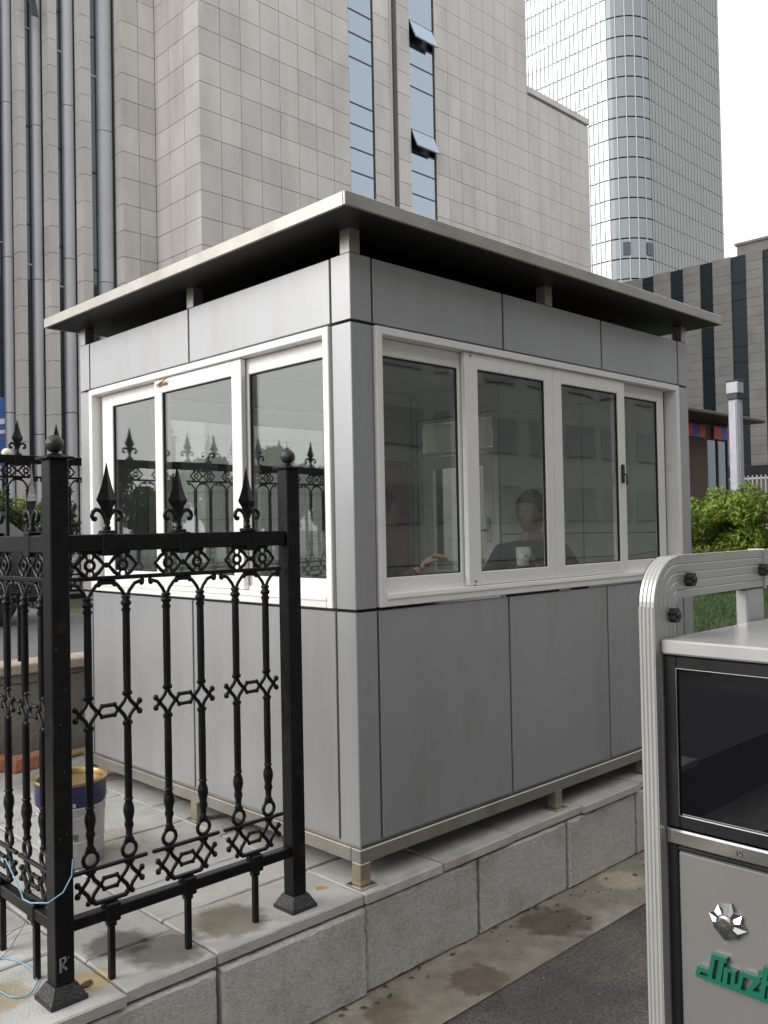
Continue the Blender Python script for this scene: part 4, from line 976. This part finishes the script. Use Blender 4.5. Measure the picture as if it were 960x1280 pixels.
for di, (a, b) in enumerate(dark):
    z = .8; k = 0
    while z < LZ-.15:
        h = (1.9, .8, 2.4, .9)[(k+di) % 4]; h = min(h, LZ+.0-z)
        lpart('pane', 'dark_glass', MB().box(LX+.10, LX+.13, a, b, z+.02, z+h-.02)); lpart('transom', 'frame_dark', MB().box(LX+.07, LX+.14, a, b, z-.02, z+.02)); z += h; k += 1
lpart('roof', 'stone_b', MB().box(LX+.2, LX+14, 8.5, 30, LZ-.05, LZ-.02))
lpart('roof_box', 'stone_b', MB().box(LX+3, LX+8, 13.5, 18.75, LZ-.1, 16.5, .03).box(LX+2.9, LX+8.1, 13.4, 18.85, 16.5, 16.65, .03))
an = thing('annex_wall', 'low black-topped wall in front of the striped building', 'wall', (40, 14, -.4))
MB().box(0, 1.5, -6, 4.6, 3.86, 4.45, .02).build('black_parapet', 'frame_dark', an); MB().box(.2, 1.5, -6, 4.6, 0, 3.85).build('base_wall', 'far_wall', an)
rl = thing('white_railing', 'white picket railing below the black parapet', 'railing', (38.6, 14, -.4))
MB().box(-.03, .03, -5, 4.5, 3.72, 3.8).box(-.03, .03, -5, 4.5, 2.6, 2.68).build('rails', 'white_alu', rl)
pm = MB().box(-.02, .02, -.03, .03, .0, 3.9).mesh('picket', 'stone')
y = -1.5
while y < 4.4: put('picket', pm, rl, (-.05, y, 0)); y += .2

# ------------------------------------------------------------------ gatehouse kiosk, lamp column
ks = thing('gatehouse', 'brown gatehouse with thin overhanging roof and red and blue stripes', 'kiosk', (18, 9, 0))
KO = Vector((18, 9, 0))
def kp(name, m, *a): 
    mm_ = MB().box(*a); mm_.v = [(p[0]-KO.x, p[1]-KO.y, p[2]-KO.z) for p in mm_.v]; return mm_.build(name, m, ks)
kp('wall', 'kiosk_brown', 14.6, 19.2, 7.9, 11, .0, 3.86)
kp('side_wall', 'kiosk_brown', 19.2, 20.4, 9.5, 11, .0, 3.86)
kp('roof', 'kiosk_roof', 14.0, 20.65, 7.0, 11.6, 3.87, 3.96, .02)
for a, b in ((19.26, 19.8), (19.86, 20.36)):
    kp('window_pane', 'dark_glass', a, b, 7.93, 7.96, .3, 3.45)
kp('mullion', 'kiosk_roof', 19.2, 19.26, 7.9, 7.99, 0, 3.5); kp('mullion', 'kiosk_roof', 19.80, 19.86, 7.9, 7.99, 0, 3.5); kp('mullion', 'kiosk_roof', 20.36, 20.42, 7.9, 8.0, 0, 3.86)
kp('glass_head', 'kiosk_roof', 19.2, 20.4, 7.91, 8.0, 3.451, 3.86)
for a, b, c in ((18.05, 18.45, 'sign_red'), (18.45, 18.78, 'sign_blue'), (18.78, 19.08, 'sign_red'), (19.55, 19.98, 'sign_red'), (19.98, 20.30, 'sign_blue'), (20.30, 20.42, 'sign_red')): kp('stripe', c, a+.002, b-.002, 7.86, 7.895, 3.48, 3.80)
lc = thing('light_column', 'square silver light column with white lantern head rising above the hedge', 'lamp', (15.36, 5.41, .2), math.radians(-8))
box('column', 'lamp_grey', lc, -.095, .095, -.11, .11, 0, 3.62, .02); MB().box(-.108, -.093, -.07, .07, .6, 3.55).build('light_panel', 'lamp_lens', lc); MB().box(-.06, .06, -.122, -.108, .6, 3.55).build('light_panel', 'lamp_lens', lc)
box('neck', 'frame_dark', lc, -.10, .10, -.11, .11, 3.621, 3.74, .01); box('lantern', 'lamp_lens', lc, -.115, .115, -.13, .13, 3.741, 3.98, .015); box('lid', 'frame_dark', lc, -.12, .12, -.135, .135, 3.981, 4.01, .008)

# ------------------------------------------------------------------ plants
def leaf_cloud(n, fn, s0, s1, seed):
    rg = np.random.default_rng(seed); v = np.zeros((n*4, 3)); P = fn(rg, n); nr = rg.normal(size=(n, 3)); nr[:, 2] += .5; nr /= np.linalg.norm(nr, axis=1)[:, None]
    a = np.cross(nr, rg.normal(size=(n, 3))); a /= np.linalg.norm(a, axis=1)[:, None]; b = np.cross(nr, a); s = rg.uniform(s0, s1, n)[:, None]
    v[0::4] = P-a*s; v[1::4] = P-b*s*.45; v[2::4] = P+a*s-nr*s*.25; v[3::4] = P+b*s*.45
    m = MB(); m.v = [tuple(p) for p in v]; m.f = [(4*i, 4*i+1, 4*i+2, 4*i+3) for i in range(n)]; m.smooth = [False]*n; return m
def leafmesh(mb, name, m):
    me = bpy.data.meshes.new(name); me.from_pydata(mb.v, [], mb.f); me.materials.append(MATS[m]); return me
def blob(clumps):
    C = np.array([c[:3] for c in clumps]); Rd = np.array([c[3] for c in clumps]); wgt = Rd**2/np.sum(Rd**2)
    def fn(rg, n):
        k = rg.choice(len(C), n, p=wgt); d = rg.normal(size=(n, 3)); d /= np.linalg.norm(d, axis=1)[:, None]; r = rg.uniform(.45, 1.05, n)**.6
        return C[k]+d*(Rd[k]*r)[:, None]
    return fn
def shrub(label, x, y, h, w, seed, m, n=8500, s0=.03, s1=.06, group=None):
    rg = np.random.default_rng(seed); cl = []
    for i in range(26):
        a = rg.uniform(0, 6.28); rr = w*.5*math.sqrt(rg.uniform()); z = rg.uniform(.2, .93)*h; cl.append((rr*math.cos(a), rr*math.sin(a), z, rg.uniform(.16, .30)*min(1, w)))
    t = thing('shrub', label, 'shrub', (x, y, lz(x, y) if y < 14 and x > 3.5 else .2), 0, group)
    put('foliage', leafmesh(leaf_cloud(n, blob(cl), s0, s1, seed), 'foliage', m), t)
    st_ = MB()
    for i in range(7): c = cl[i]; st_.tube([(c[0]*.15, c[1]*.15, -.05), (c[0]*.6, c[1]*.6, c[2]*.5), (c[0], c[1], c[2])], [.02, .014, .006], 5)
    st_.build('stems', 'bark', t); return t
shrub('green clipped shrub growing close to the booth in front of the gatehouse', 11.75, 5.15, 1.55, 1.5, 11, 'leaf_hedge')
shrub('brown-tinged shrub below the silver light column', 12.55, 4.45, 1.5, 1.2, 12, 'leaf_hedge')
shrub('bright green shrub behind the cart rail', 13.3, 4.2, 1.66, 1.5, 13, 'leaf_hedge')
shrub('bushy green shrub filling the gap behind the clipped shrubs', 13.3, 5.9, 1.55, 2.0, 14, 'leaf_hedge')
shrub('low yellowing shrub at the foot of the clipped shrubs', 11.2, 4.35, .6, .9, 15, 'leaf_dry', 2200)
shrub('low leafy shrub beyond the end of the row', 14.6, 3.6, 1.7, 1.6, 16, 'leaf_hedge')
shrub('tall dark shrub beyond the parked car', 4.0, 12.6, 2.15, 2.0, 17, 'leaf_tree', 4000, .05, .09)
shrub('round shrub beside the blue sign board', 5.0, 16.5, 2.4, 2.4, 18, 'leaf_hedge', 4000, .05, .09)
def tree_meshes(h, seed, rad):
    rg = np.random.default_rng(seed); cl = []
    for i in range(34):
        a = rg.uniform(0, 6.28); u = rg.uniform(0, 1); z = h*(.38+.6*u); rr = rad*math.sqrt(rg.uniform())*(1.05-abs(u-.4)); cl.append((rr*math.cos(a), rr*math.sin(a), z, rg.uniform(.2, .36)*rad))
    lf = leafmesh(leaf_cloud(9000, blob(cl), .09, .19, seed), 'crown', 'leaf_tree')
    tr = MB().tube([(0, 0, -.1), (.05, .02, h*.2), (0, .08, h*.4), (.1, 0, h*.62), (.05, 0, h*.85)], [.17, .14, .12, .08, .03], 8)
    for c in cl[:12]: tr.tube([(.03, .03, c[2]*.55), (c[0]*.5, c[1]*.5, c[2]*.85), c[:3]], [.06, .04, .015], 5)
    return lf, tr.mesh('trunk', 'bark')
TA = tree_meshes(9.5, 21, 3.0); TB_ = tree_meshes(5.2, 22, 2.2)
def tree(label, M, loc, rz, s, group):
    t = thing('street_tree', label, 'tree', loc, rz, group); t.scale = (s, s, s); put('trunk', M[1], t); put('crown', M[0], t)
for i, x in enumerate([-9, -2.5, 4, 46]): tree('tall leafy street tree on the far side of the road', TA, (x, -19.5-(i % 2)*1.4, -.4), i*1.3, .66+.1*(i*7 % 3), 'trees across the road')
for i, (x, y) in enumerate([(-44+2.6*i, 33+5*math.sin(i*2.3)) for i in range(14)]): tree('small leafy tree beyond the low wall and its railing', TB_, (x, y, .2), i*1.9, .62+.13*(i % 3), 'trees beyond the low wall')
fb = thing('added_sky_blocker', 'added unseen grey block across the road, cutting sky light and filling reflections', 'building', (20, -26, -.4))  # unseen block, added to cut sky light on the front and fill window reflections
MB().box(-60, 60, -10, 0, 0, 25).build('wall', 'far_wall', fb)
wm = MB().box(-1.3, 1.3, 0, .08, 0, 1.8).mesh('window', 'far_window')
for i in range(16):
    for k in range(5): put('window', wm, fb, (-22+i*3.6, .02, 2+k*3.6))

# ------------------------------------------------------------------ car, sign, globe lamp behind the low wall
cr = thing('parked_car', 'dark grey parked car behind the railing on the low wall', 'car', (.50, 9.7, .2), math.radians(8))
side = [(-2.25, .35), (-2.3, .75), (-2.2, 1.0), (-1.55, 1.08), (-.75, 1.62), (.2, 1.70), (1.35, 1.66), (1.95, 1.12), (2.2, 1.02), (2.28, .6), (2.2, .33)]
m = MB(); W_ = .9; n = len(side); v = []
for s in (-1, 1):
    for (x, z) in side: v.append((x, s*(W_-(.22 if z > 1.2 else 0)), z))
m.add(v, [tuple(range(n)), tuple(range(n, 2*n))[::-1]]+[(i, (i+1) % n, n+(i+1) % n, n+i) for i in range(n)]); body = m.build('body', 'car_paint', cr)
bm = bmesh.new(); bm.from_mesh(body.data); bmesh.ops.bevel(bm, geom=bm.edges[:], offset=.05, segments=2, affect='EDGES', profile=.6); bm.to_mesh(body.data); bm.free()
for p in body.data.polygons: p.use_smooth = True
for s in (-1, 1):
    for poly in ([(-1.3, 1.12), (-.72, 1.52), (-.1, 1.58), (-.1, 1.12)], [(0, 1.12), (0, 1.58), (1.2, 1.55), (1.6, 1.12)]):
        yy = lambda z: s*(W_-.0-.22*max(0, (z-1.08))/.55*1.05+.012)
        MB().add([(x, yy(z), z) for x, z in poly], [(0, 1, 2, 3)]).build('side_window', 'car_glass', cr)
for a, b in (((-1.5, 1.12), (-.8, 1.60)), ((1.92, 1.16), (1.42, 1.62))):
    MB().add([(a[0]-.02*(1 if a[0] < 0 else -1), -.72, a[1]), (a[0]-.02*(1 if a[0] < 0 else -1), .72, a[1]), (b[0]-.03*(1 if a[0] < 0 else -1), .58, b[1]), (b[0]-.03*(1 if a[0] < 0 else -1), -.58, b[1])], [(0, 1, 2, 3)]).build('windscreen', 'car_glass', cr)
for (x, s) in ((-1.4, -1), (-1.4, 1), (1.4, -1), (1.4, 1)):
    wh = MB().lathe([(.2, -.1), (.33, -.11), (.35, -.08), (.35, .08), (.33, .11), (.2, .1)], n=24).build('wheel', 'rubber', cr, (x, s*.82, .35)); wh.rotation_euler = (math.pi/2, 0, 0)
    MB().lathe([(.05, -.105), (.21, -.09), (.21, .09), (.05, .105)], n=16).build('rim', 'chrome', wh)
for s in (-1, 1): MB().box(-2.32, -2.24, s*.65-.16, s*.65+.16, .78, .92, .03).build('headlight', 'lamp_lens', cr)
sg = thing('sign_board', 'blue and white sign board beside the stone building', 'sign', (6.2, 19.9, .2), math.radians(20))
box('panel', 'board_blue', sg, -1.2, .22, -.05, .05, 2.9, 4.6, .01); MB().prism([(-1.2, 3.7), (.22, 3.95), (.22, 4.08), (-1.2, 3.9)], 'y', -.056, -.051).build('white_stripe', 'board_white', sg); MB().prism([(-1.2, 3.45), (.22, 3.72), (.22, 3.80), (-1.2, 3.6)], 'y', -.056, -.051).build('white_stripe', 'board_white', sg)
for x in (-1.1, .1): MB().tube([(x, 0, 0), (x, 0, 2.9)], .05, 8).build('leg', 'fin_metal', sg)
gl = thing('globe_lamp', 'small garden lamp with cream globe behind the railing', 'lamp', (3.23, 11.63, .2))
MB().lathe([(.04, 0), (.03, .1), (.025, 2.35)], n=10).build('pole', 'iron', gl); MB().ball((0, 0, 2.46), .075, 16, 12).build('globe', 'globe', gl)
